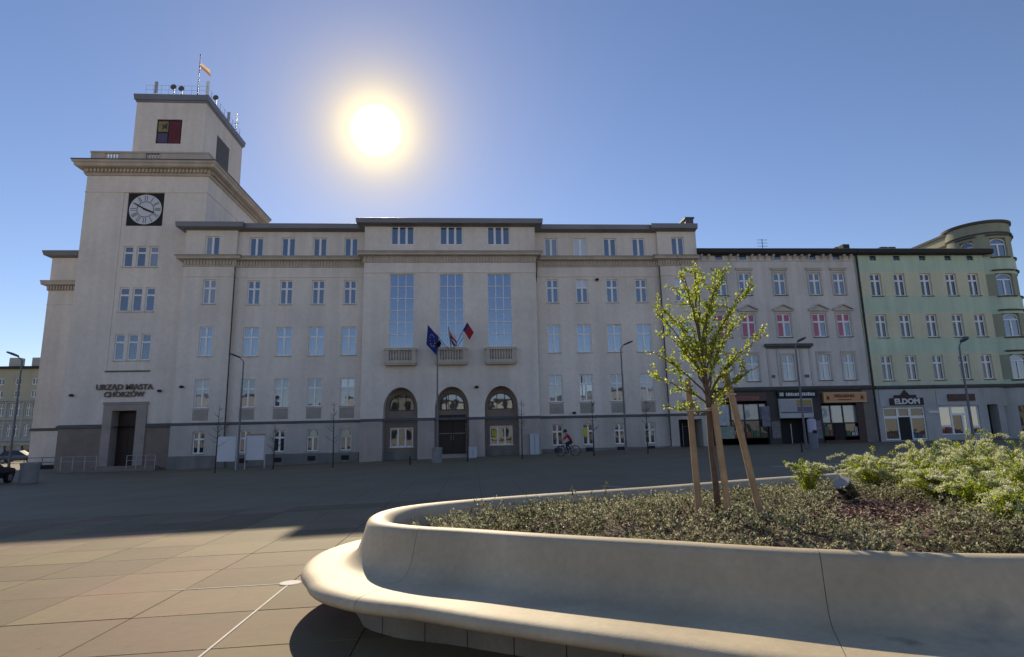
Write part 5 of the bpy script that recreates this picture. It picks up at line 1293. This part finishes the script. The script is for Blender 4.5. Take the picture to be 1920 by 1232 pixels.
def add_stains(m, spots):
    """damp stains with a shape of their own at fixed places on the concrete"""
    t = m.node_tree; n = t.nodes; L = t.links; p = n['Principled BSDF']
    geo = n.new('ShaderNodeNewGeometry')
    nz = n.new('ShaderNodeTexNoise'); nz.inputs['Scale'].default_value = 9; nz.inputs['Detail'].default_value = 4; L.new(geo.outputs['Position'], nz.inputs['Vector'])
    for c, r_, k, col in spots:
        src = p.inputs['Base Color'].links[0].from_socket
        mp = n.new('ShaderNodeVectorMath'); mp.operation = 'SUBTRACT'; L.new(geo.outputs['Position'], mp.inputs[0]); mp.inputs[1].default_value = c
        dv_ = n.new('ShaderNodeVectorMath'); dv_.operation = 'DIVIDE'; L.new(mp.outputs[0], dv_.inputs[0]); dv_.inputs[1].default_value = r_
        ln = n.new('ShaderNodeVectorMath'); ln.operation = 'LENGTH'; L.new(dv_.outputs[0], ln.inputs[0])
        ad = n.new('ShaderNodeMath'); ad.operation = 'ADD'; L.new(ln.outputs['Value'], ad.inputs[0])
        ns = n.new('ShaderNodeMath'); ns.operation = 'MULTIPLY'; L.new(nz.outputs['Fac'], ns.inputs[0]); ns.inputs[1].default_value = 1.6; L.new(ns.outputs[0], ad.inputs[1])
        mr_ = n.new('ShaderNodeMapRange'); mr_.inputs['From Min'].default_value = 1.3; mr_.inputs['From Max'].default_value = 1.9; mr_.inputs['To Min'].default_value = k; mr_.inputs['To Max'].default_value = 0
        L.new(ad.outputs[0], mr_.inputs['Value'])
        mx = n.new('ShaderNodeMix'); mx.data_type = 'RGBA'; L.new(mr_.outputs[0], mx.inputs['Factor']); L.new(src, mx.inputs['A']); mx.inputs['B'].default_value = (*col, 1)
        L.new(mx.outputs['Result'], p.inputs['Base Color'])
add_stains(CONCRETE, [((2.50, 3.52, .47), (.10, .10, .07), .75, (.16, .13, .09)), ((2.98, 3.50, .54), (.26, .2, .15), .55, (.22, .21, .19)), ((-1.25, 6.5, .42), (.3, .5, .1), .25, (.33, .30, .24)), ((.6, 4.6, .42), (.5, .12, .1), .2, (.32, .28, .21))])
BASEC = mat('base_concrete', (0.30, 0.27, 0.215), 0.8, var=0.2, vscale=2.2, streak=0.2, fine=0.12, bump=0.3, bscale=30)
def s_near(x, y):
    i = int(np.argmin(((CUR - np.array([x, y])) ** 2).sum(1))); return arc[i]
PL = thing('planter_bench', (4.6, 7.2, .08), 'large curved pale concrete planter with a wraparound bench seat', 'planter')
sA, sB = s_near(-.50, 5.66), s_near(2.335, 4.02)
d_ = (sB - sA) % LEN
nseg = max(1, round(LEN / d_)); cuts = [sA + d_ * k for k in range(nseg - 1)]
cuts = [c for c in cuts if c < sA + LEN - d_ * .5] + [sA + LEN]
def sweep(s0, s1, prof_fn, step=.07, gap=.002):
    n = max(2, int((s1 - s0) / step)); ss = np.linspace(s0 + gap, s1 - gap, n + 1); vs = []; q = None
    for s in ss:
        p, nr = frame_at(s); pr = prof_fn(seatw(nr, p)); q = len(pr)
        vs += [(p[0] + nr[0] * o, p[1] + nr[1] * o, z) for o, z in pr]
    fs = [(i * q + j, (i + 1) * q + j, (i + 1) * q + j + 1, i * q + j + 1) for i in range(n) for j in range(q - 1)]
    fs += [tuple(range(q)), tuple(reversed(range(n * q, (n + 1) * q)))]
    return vs, fs
for c0, c1 in zip(cuts[:-1], cuts[1:]):
    m = MB(); m.add(*sweep(c0, c1, profile)); m.v = [(x, y, z + .0) for x, y, z in m.v]
    o = build('concrete_segment', m, CONCRETE, PL); smooth_angle(o.data, 50)
# recessed base blocks, those in view one by one
nb = int(LEN / .42)
def bprof(wd): return [(wd - .68, .294), (wd - .535, .294), (wd - .52, .28), (wd - .52, -.45), (wd - .68, -.45)]
for k in range(nb):
    s0 = LEN * k / nb; p = at(s0)
    m = MB(); m.add(*sweep(s0, s0 + LEN / nb, bprof, .11, .005)); build('base_block', m, BASECOUR2 if False else BASEC, PL)
# soil
def inner(off, n=160):
    o = []
    for s in np.linspace(0, LEN, n, endpoint=False):
        p, nr = frame_at(s); o.append(p + nr * off)
    return np.array(o)
IN = inner(-.24); CEN = np.array([4.4, 7.0]); SOILZ = .60
def soil_z(x, y):
    from mathutils import noise as _n
    d = np.min(np.hypot(IN[:, 0] - x, IN[:, 1] - y)); k = min(d / .9, 1.0)
    if y > 6.2 + .42 * x - .0: k = min(d / 2.0, 1.0)
    return SOILZ + .15 * k + .025 * k * _n.noise(Vector((x * 1.7, y * 1.7, 0)))
m = MB(); NR = 22
for j in range(NR + 1):
    t = j / NR
    for i in range(len(IN)):
        p = IN[i] * (1 - t) + CEN * t; m.v.append((p[0], p[1], soil_z(p[0], p[1])))
n = len(IN)
for j in range(NR):
    for i in range(n): m.f.append((j * n + i, j * n + (i + 1) % n, (j + 1) * n + (i + 1) % n, (j + 1) * n + i)); m.m.append(0)
so = build('soil', m, mat('bark_mulch_soil', (0.12, 0.072, 0.052), 0.95, var=0.35, vscale=5, fine=0.4, bump=0.9, bscale=60), PL, smooth=True)

# ------------------------------------------------------------------ vegetation helpers (numpy)
def quads_mesh(name, V, mats_, mi=None, smooth=False):
    """V: (n,4,3) quads"""
    n = len(V); me = bpy.data.meshes.new(name)
    me.vertices.add(n * 4); me.vertices.foreach_set('co', V.reshape(-1).astype(np.float32))
    me.loops.add(n * 4); me.loops.foreach_set('vertex_index', np.arange(n * 4, dtype=np.int32))
    me.polygons.add(n); me.polygons.foreach_set('loop_start', np.arange(0, n * 4, 4, dtype=np.int32))
    try: me.polygons.foreach_set('loop_total', np.full(n, 4, dtype=np.int32))
    except Exception: pass
    for m in mats_: me.materials.append(m)
    if mi is not None: me.polygons.foreach_set('material_index', np.asarray(mi, dtype=np.int32))
    me.update(calc_edges=True); return me
def unit(a): return a / np.maximum(np.linalg.norm(a, axis=-1, keepdims=True), 1e-9)
def leaves(base, dirs, length, width, roll=None, bend=.25):
    """rhombic leaves: base (n,3), dirs (n,3) unit, returns (n,4,3)"""
    n = len(base); r = unit(rng.normal(size=(n, 3))); side = unit(np.cross(dirs, r))
    nn = np.cross(side, dirs); L = length.reshape(-1, 1); W = width.reshape(-1, 1)
    mid = base + dirs * L * .5 + nn * L * bend * .3
    return np.stack([base, mid + side * W * .5, base + dirs * L, mid - side * W * .5], 1)
def inside(x, y, poly):
    c = False; j = len(poly) - 1
    for i in range(len(poly)):
        if (poly[i][1] > y) != (poly[j][1] > y) and x < (poly[j][0] - poly[i][0]) * (y - poly[i][1]) / (poly[j][1] - poly[i][1]) + poly[i][0]: c = not c
        j = i
    return c
# ------------------------------------------------------------------ ground cover
POLY = inner(-.30, 90).tolist()
COT = [mat('groundcover_leaf', (0.235, 0.240, 0.125), 0.6, translucent=0.4, spec=.25), mat('groundcover_leaf_pale', (0.50, 0.50, 0.35), 0.6, translucent=0.45, spec=.25),
       mat('groundcover_twig', (0.09, 0.06, 0.045), 0.8), mat('groundcover_leaf_dark', (0.05, 0.06, 0.028), 0.5, translucent=0.25, spec=.3)]
from mathutils import noise as _noise
pts = []
tries = 0
def dist_edge(x, y): return float(np.min(np.hypot(IN[:, 0] - x, IN[:, 1] - y)))
while len(pts) < 4400 and tries < 60000:
    tries += 1
    x, y = rnd.uniform(-.9, 7.5), rnd.uniform(3.5, 10.4)
    if not inside(x, y, POLY): continue
    vx, vy = x - 4.3, y - 6.15; dm = ((vx * .57 + vy * .82) / 1.15) ** 2 + ((vx * .82 - vy * .57) / .62) ** 2                    # open mulch patch
    if dm < 1.1 and rnd.random() < .94: continue
    if ((x - 2.6) / .9) ** 2 + ((y - 6.0) / .5) ** 2 < 1 and rnd.random() < .45: continue
    back = y > 6.2 + .42 * x
    if back and dist_edge(x, y) < .45 and rnd.random() < .85: continue
    den = .35 + 1.9 * _noise.noise(Vector((x * 2.6, y * 2.6, 3.0)))
    if rnd.random() > .35 + den: continue
    pts.append((x, y))
Vq, Mi = [], []
for (x, y) in pts:
    z = soil_z(x, y); cl = _noise.noise(Vector((x * 2.3, y * 2.3, 9)))
    h = rnd.uniform(.04, .12) * (1.0 + .9 * cl); a = rnd.uniform(0, 6.283); el = rnd.uniform(.05, .5) + max(cl, 0) * .5
    d = np.array([math.cos(a) * math.cos(el), math.sin(a) * math.cos(el), math.sin(el)]); L = rnd.uniform(.12, .30)
    nl = 27; t = np.linspace(.05, 1, nl)
    base = np.array([x, y, z + max(h, 0) * .3]) + d * (t * L).reshape(-1, 1) + np.stack([np.zeros(nl), np.zeros(nl), -.5 * L * t ** 2 * el + max(h, 0) * .8 * t], 1)
    dirs = unit(d * .5 + rng.normal(size=(nl, 3)) * .75 + np.array([0, 0, .25]))
    Vq.append(leaves(base, dirs, rng.uniform(.017, .036, nl), rng.uniform(.010, .019, nl)))
    tone = _noise.noise(Vector((x * .9, y * .9, 21)))
    Mi += list(rng.choice([0, 1, 3], nl, p=[.5, max(.1, .28 + .4 * tone), min(.4, .22 - .4 * tone)] if abs(tone) < .45 else [.5, .28, .22]))
    s = unit(np.cross(d, [0, 0, 1])) * .0022
    e = base[-1]; b0 = np.array([x, y, z]); Vq.append(np.array([[b0 - s, b0 + s, e + s, e - s]])); Mi.append(2)
gc = link('groundcover_foliage', quads_mesh('groundcover_foliage', np.concatenate(Vq), COT, Mi), None, (0, 0, 0))
gc['kind'] = 'stuff'; gc['label'] = 'low evergreen ground cover spreading over the planter bed'; gc['category'] = 'ground cover'
# bark chips on the bare patch
n = 5200
cx_ = np.concatenate([rng.normal(4.3, .65, n), rng.normal(2.6, .6, n // 3)]); cy_ = np.concatenate([rng.normal(6.15, .7, n), rng.normal(6.0, .35, n // 3)])
ok = np.array([inside(a, b_, POLY) for a, b_ in zip(cx_, cy_)]); cx_, cy_ = cx_[ok], cy_[ok]; n = len(cx_)
cz_ = np.array([soil_z(a, b_) for a, b_ in zip(cx_, cy_)]) + rng.uniform(.004, .022, n)
dr = unit(np.stack([rng.normal(size=n), rng.normal(size=n), rng.normal(size=n) * .3], 1))
ch = leaves(np.stack([cx_, cy_, cz_], 1), dr, rng.uniform(.025, .07, n), rng.uniform(.012, .028, n))
mc = link('bark_chips', quads_mesh('bark_chips', ch, [mat('bark_chip', (0.26, 0.14, 0.10), 0.9), mat('bark_chip_pale', (0.42, 0.28, 0.22), 0.9), mat('bark_chip_dark', (0.06, 0.035, 0.025), 0.9)], rng.integers(0, 3, n)), None, (0, 0, 0))
mc['kind'] = 'stuff'; mc['label'] = 'reddish bark chips scattered on the bare patch of the planter bed'; mc['category'] = 'mulch'
# weeds that stick out of the ground cover
WEED = mat('weed_grey_green', (0.16, 0.17, 0.09), 0.6, translucent=0.35)
for x, y, h, lab in ((1.27, 7.85, .30, 'tall weed sprig rising before the back rim, left of the pair'), (1.80, 8.25, .32, 'tall weed sprig rising before the back rim, right of the pair'), (-.05, 6.9, .16, 'small weed sprig near the rounded end of the planter')):
    z = soil_z(x, y); q = []; mi = []
    st = MB(); st.tube([(x, y, z), (x + .02, y, z + h * .6), (x + .05, y + .01, z + h + .05)], [.005, .004, .002], 5)
    t = thing('weed_plant', (x, y, z), lab, 'weed', 'weeds in the planter'); build('stem', st, WEED, t)
    nl = 40; tt = rng.uniform(.15, 1.1, nl); base = np.stack([x + .04 * tt, np.full(nl, y), z + h * tt], 1) - np.array(WL[t.name])
    link('foliage', quads_mesh('foliage', leaves(base, unit(rng.normal(size=(nl, 3)) + np.array([0, 0, .5])), rng.uniform(.025, .06, nl), rng.uniform(.012, .022, nl)), [WEED]), t, (x, y, z))

# ------------------------------------------------------------------ flowering shrubs
BLOS = mat('cream_blossom', (0.80, 0.80, 0.62), 0.7, translucent=0.5); BLOS2 = mat('green_white_blossom', (0.62, 0.66, 0.42), 0.7, translucent=0.5)
LEAFG = mat('fresh_green_leaf', (0.26, 0.36, 0.030), 0.5, translucent=0.65); LEAFY = mat('yellow_green_leaf', (0.44, 0.48, 0.04), 0.5, translucent=0.65)
STEMM = mat('shrub_stem', (0.11, 0.075, 0.045), 0.8)
def shrub(x, y, rad, h, nst, lab, white=1.0):
    h = h * .88
    z = soil_z(x, y); t = thing('flowering_shrub', (x, y, z), lab, 'shrub', 'flowering shrubs in the planter')
    st = MB(); LQ, LM, BQ, BM = [], [], [], []
    for k in range(nst):
        a = rnd.uniform(0, 6.283); rr = rad * math.sqrt(rnd.uniform(.03, 1.0)); hh = h * rnd.uniform(.5, 1.0) * (1 - .25 * (rr / rad) ** 2) * (1.35 if rnd.random() < .12 else 1)
        droop = rnd.uniform(.05, .35)
        p0 = np.array([rnd.uniform(-.08, .08), rnd.uniform(-.08, .08), 0.0]) * rad * 2
        e = np.array([math.cos(a) * rr, math.sin(a) * rr, 0])
        u = np.linspace(0, 1, 7)
        P = p0 + np.outer(u ** 1.25, e) + np.outer(np.sin(u * math.pi * (.5 + droop * .55)) , np.array([0, 0, hh]))
        P += rng.normal(size=P.shape) * .008
        st.tube([tuple(v) for v in P], list(np.linspace(.004, .0015, 7)), 4, False)
        nl = int(120 * (h / .6) ** .5); uu = rng.uniform(.12, 1, nl); base = np.stack([np.interp(uu, u, P[:, i]) for i in range(3)], 1) + rng.normal(size=(nl, 3)) * .012
        LQ.append(leaves(base, unit(rng.normal(size=(nl, 3)) + np.array([0, 0, .4])), rng.uniform(.016, .034, nl), rng.uniform(.008, .014, nl))); LM += list((rng.random(nl) < .45).astype(int))
        if rnd.random() < white * .72:
            u0 = rnd.uniform(.52, .76); ncl = rnd.randint(10, 16)
            for q in np.linspace(u0, 1.0, ncl):
                c = np.array([np.interp(q, u, P[:, i]) for i in range(3)]) + np.array([0, 0, .008]); nf = 18
                bs = c + rng.normal(size=(nf, 3)) * .011
                BQ.append(leaves(bs, unit(rng.normal(size=(nf, 3)) + np.array([0, 0, .3])), rng.uniform(.008, .015, nf), rng.uniform(.008, .014, nf), bend=.1)); BM += list((rng.random(nf) < .35).astype(int))
    st.v = [(a_ + x, b_ + y, c_ + z) for a_, b_, c_ in st.v]
    build('stems', st, STEMM, t, recalc=False)
    link('foliage', quads_mesh('foliage', np.concatenate(LQ), [LEAFG, LEAFY], LM), t, (x, y, z))
    if BQ: link('blossom', quads_mesh('blossom', np.concatenate(BQ), [BLOS, BLOS2], BM), t, (x, y, z))
shrub(4.45, 7.75, .32, .58, 30, 'small loose flowering shrub standing alone left of the ground spotlight', .7)
shrub(5.72, 8.35, .42, .56, 40, 'flowering shrub just behind and right of the ground spotlight', .9)
shrub(6.15, 7.75, .55, .70, 85, 'dense white-flowering shrub above the bare mulch patch, next to the one behind the spotlight', 1)
shrub(6.15, 8.9, .55, .60, 50, 'flowering shrub near the back rim of the planter', .9)
shrub(7.15, 8.2, .66, .80, 85, 'tall white-flowering shrub at the back of the big clump', 1)
shrub(5.62, 6.95, .46, .50, 80, 'bright yellow-green shrub bordering the mulch patch', .7)
shrub(6.75, 7.05, .58, .72, 90, 'white-flowering shrub at the right edge of the picture with the highest sprays', 1)
shrub(5.32, 6.05, .42, .44, 70, 'low yellow-green flowering shrub below the one bordering the mulch patch', .7)
shrub(6.05, 6.15, .46, .60, 70, 'flowering shrub cut off by the right edge of the picture', .9)
shrub(4.92, 5.25, .36, .34, 55, 'low sparse flowering shrub nearest the planter rim at the right edge', .6)

# ------------------------------------------------------------------ spotlight in the bed
x, y = 4.70, 7.33; z = soil_z(x, y)
t = thing('garden_spotlight', (x, y, z), 'short cylindrical garden spotlight with a pale face tilted up from the planter bed', 'spotlight')
ax = Vector((-.55, -.25, .62)).normalized(); c0 = Vector((x, y, z + .13))
q = MB(); q.tube([c0 - ax * .15, c0 + ax * .13], .095, 20); build('housing', q, mat('bronze_housing', (0.07, 0.05, 0.035), 0.4, metal=0.3), t)
q = MB(); q.tube([c0 + ax * .131, c0 + ax * .145], [.102, .100], 20); build('lens_ring', q, mat('pale_lens', (0.30, 0.29, 0.27), 0.35), t)
q = MB(); q.tube([(x, y, z - .1), (x + .02, y, z + .08)], .02, 8); build('stake_mount', q, IRON, t)

# ------------------------------------------------------------------ young tree with stakes
tx, ty = 2.53, 6.13; tz = soil_z(tx, ty)
TR = thing('young_tree', (tx, ty, tz), 'young tree with fresh light green leaves held by three wooden stakes', 'tree')
trunk = [(2.53, 6.13, tz - .05), (2.515, 6.12, 1.15), (2.50, 6.12, 1.53), (2.50, 6.10, 1.91), (2.49, 6.10, 2.25), (2.465, 6.1, 2.6), (2.425, 6.1, 2.95), (2.355, 6.1, 3.25), (2.275, 6.1, 3.58)]
tb = MB(); tb.tube(trunk, [.038, .032, .030, .028, .021, .016, .011, .007, .003], 10)
BARKT = mat('grey_brown_bark', (0.15, 0.11, 0.078), 0.85, var=0.3, vscale=14, bump=0.6, bscale=50)
build('trunk', tb, BARKT, TR, smooth=True)
def tpos(z): 
    A = np.array(trunk); return np.array([np.interp(z, A[:, 2], A[:, 0]), np.interp(z, A[:, 2], A[:, 1]), z])
tips = [(2.05, 6.25, 1.92, 1.85), (1.87, 5.9, 2.20, 1.92), (1.90, 6.2, 2.52, 2.0), (1.97, 6.0, 2.88, 2.1), (2.07, 6.35, 3.07, 2.3), (2.2, 5.8, 3.25, 2.5), (3.22, 6.1, 2.68, 2.0), (3.10, 6.3, 2.93, 2.1), (3.02, 5.9, 3.16, 2.2), (2.85, 6.2, 3.43, 2.3), (2.74, 5.85, 3.36, 2.5),
        (2.92, 5.8, 2.28, 1.88), (2.80, 6.4, 2.05, 1.85), (2.5, 5.55, 2.6, 1.95), (2.45, 6.7, 2.7, 2.0), (2.25, 5.7, 2.6, 2.05), (2.7, 5.6, 2.95, 2.2), (2.7, 6.65, 3.0, 2.2), (2.3, 6.55, 2.95, 2.3), (2.55, 6.2, 3.3, 2.6), (2.42, 5.95, 3.4, 2.8), (3.0, 6.1, 2.5, 1.95), (2.1, 6.05, 2.65, 2.05), (2.6, 6.0, 3.1, 2.3)]
br = MB(); LQ, LM = [], []
for (ex, ey, ez, sz) in tips:
    p0 = tpos(sz); e = np.array([ex, ey, ez]); mid = p0 * .5 + e * .5 + np.array([(p0[0] - ex) * .12, (p0[1] - ey) * .12, (ez - sz) * .10]) - np.array([0, 0, .03])
    u = np.linspace(0, 1, 9).reshape(-1, 1); P = (1 - u) ** 2 * p0 + 2 * u * (1 - u) * (mid * 2 - (p0 + e) / 2) + u ** 2 * e
    P[1:] += rng.normal(size=(8, 3)) * .008
    br.tube([tuple(v) for v in P], list(np.linspace(.011, .0025, 9)), 6, False)
    Ltot = np.linalg.norm(e - p0); uu = u[:, 0]
    tw_ = [(P, .32, int(58 * Ltot + 16))]
    for k in range(int(4 + 6 * Ltot)):
        q = rng.uniform(.25, .95); b0 = np.array([np.interp(q, uu, P[:, i]) for i in range(3)])
        dd = unit(unit(e - p0) + rng.normal(size=3) * .8 + np.array([0, 0, .25])); Lt = rng.uniform(.08, .26) * (1.15 - q * .5)
        T = b0 + np.outer(np.linspace(0, 1, 4), dd * Lt) + np.outer(np.linspace(0, 1, 4) ** 2, np.array([0, 0, .03]))
        br.tube([tuple(v) for v in T], [.004, .003, .0025, .0015], 4, False); tw_.append((T, .1, int(14 + 84 * Lt)))
    for T, u0, nl in tw_:
        uT = np.linspace(0, 1, len(T)); uu2 = rng.uniform(u0, 1.02, nl); base = np.stack([np.interp(uu2, uT, T[:, i]) for i in range(3)], 1) + rng.normal(size=(nl, 3)) * .010
        dirs = unit(rng.normal(size=(nl, 3)) + np.array([0, 0, -.15]) + unit(T[-1] - T[0]) * .5)
        LQ.append(leaves(base, dirs, rng.uniform(.020, .042, nl), rng.uniform(.013, .027, nl))); LM += list(rng.choice([0, 1, 2], nl, p=[.5, .35, .15]))
build('branches', br, BARKT, TR, recalc=False)
TL = [mat('tree_leaf', (0.33, 0.41, 0.045), 0.45, translucent=0.7), mat('tree_leaf_yellow', (0.48, 0.52, 0.08), 0.45, translucent=0.7), mat('tree_leaf_deep', (0.13, 0.20, 0.025), 0.45, translucent=0.5)]
LV = np.concatenate(LQ) - np.array([tx, ty, tz])
link('crown', quads_mesh('crown', LV, TL, LM), TR, (tx, ty, tz))
WOOD = mat('stake_wood', (0.46, 0.31, 0.175), 0.75, var=0.25, vscale=6, streak=0.3, fine=0.15, bump=0.3, bscale=25)
BANDW = mat('pale_strap', (0.52, 0.47, 0.38), 0.8)
stk = [((2.30, 6.06, tz - .1), (2.295, 6.10, 2.20), 'slightly leaning round wooden stake on the left of the young tree'),
       ((2.885, 5.90, tz - .1), (2.70, 6.06, 2.27), 'leaning round wooden stake on the right of the young tree'),
       ((2.585, 5.99, tz - .1), (2.535, 6.04, 1.92), 'round wooden stake right in front of the young trunk')]
for a, b_, lab in stk:
    t = thing('wooden_stake', a, lab, 'tree stake', 'stakes around the young tree')
    q = MB(); A, B = Vector(a), Vector(b_); q.tube([A, A.lerp(B, .33), A.lerp(B, .66), B - (B - A).normalized() * .02, B], [.034, .034, .033, .032, .026], 14); o = build('pole', q, WOOD, t); smooth_angle(o.data, 40)
for a, b_, lab in (((2.297, 6.09, 1.86), (2.50, 6.10, 1.86), 'pale strap tying the left stake to the young trunk'), ((2.725, 6.04, 2.02), (2.51, 6.10, 1.88), 'pale strap slanting from the right stake to the young trunk')):
    A, B = Vector(a), Vector(b_); q = MB(); d = (B - A).normalized(); s = d.cross(Vector((0, 0, 1))).normalized() * .034
    q.tube([A + s, B + s * .8], .007, 6); q.tube([A - s, B - s * .8], .007, 6)
    for P, r_ in ((A, .047), (B, .034)): q.tube([P + Vector((math.cos(k) * r_, math.sin(k) * r_, 0)) for k in np.linspace(0, 6.283, 17)], .009, 6, False)
    o = build('tree_tie', q, BANDW); tag(o, lab, 'tree tie', 'ties on the young tree')
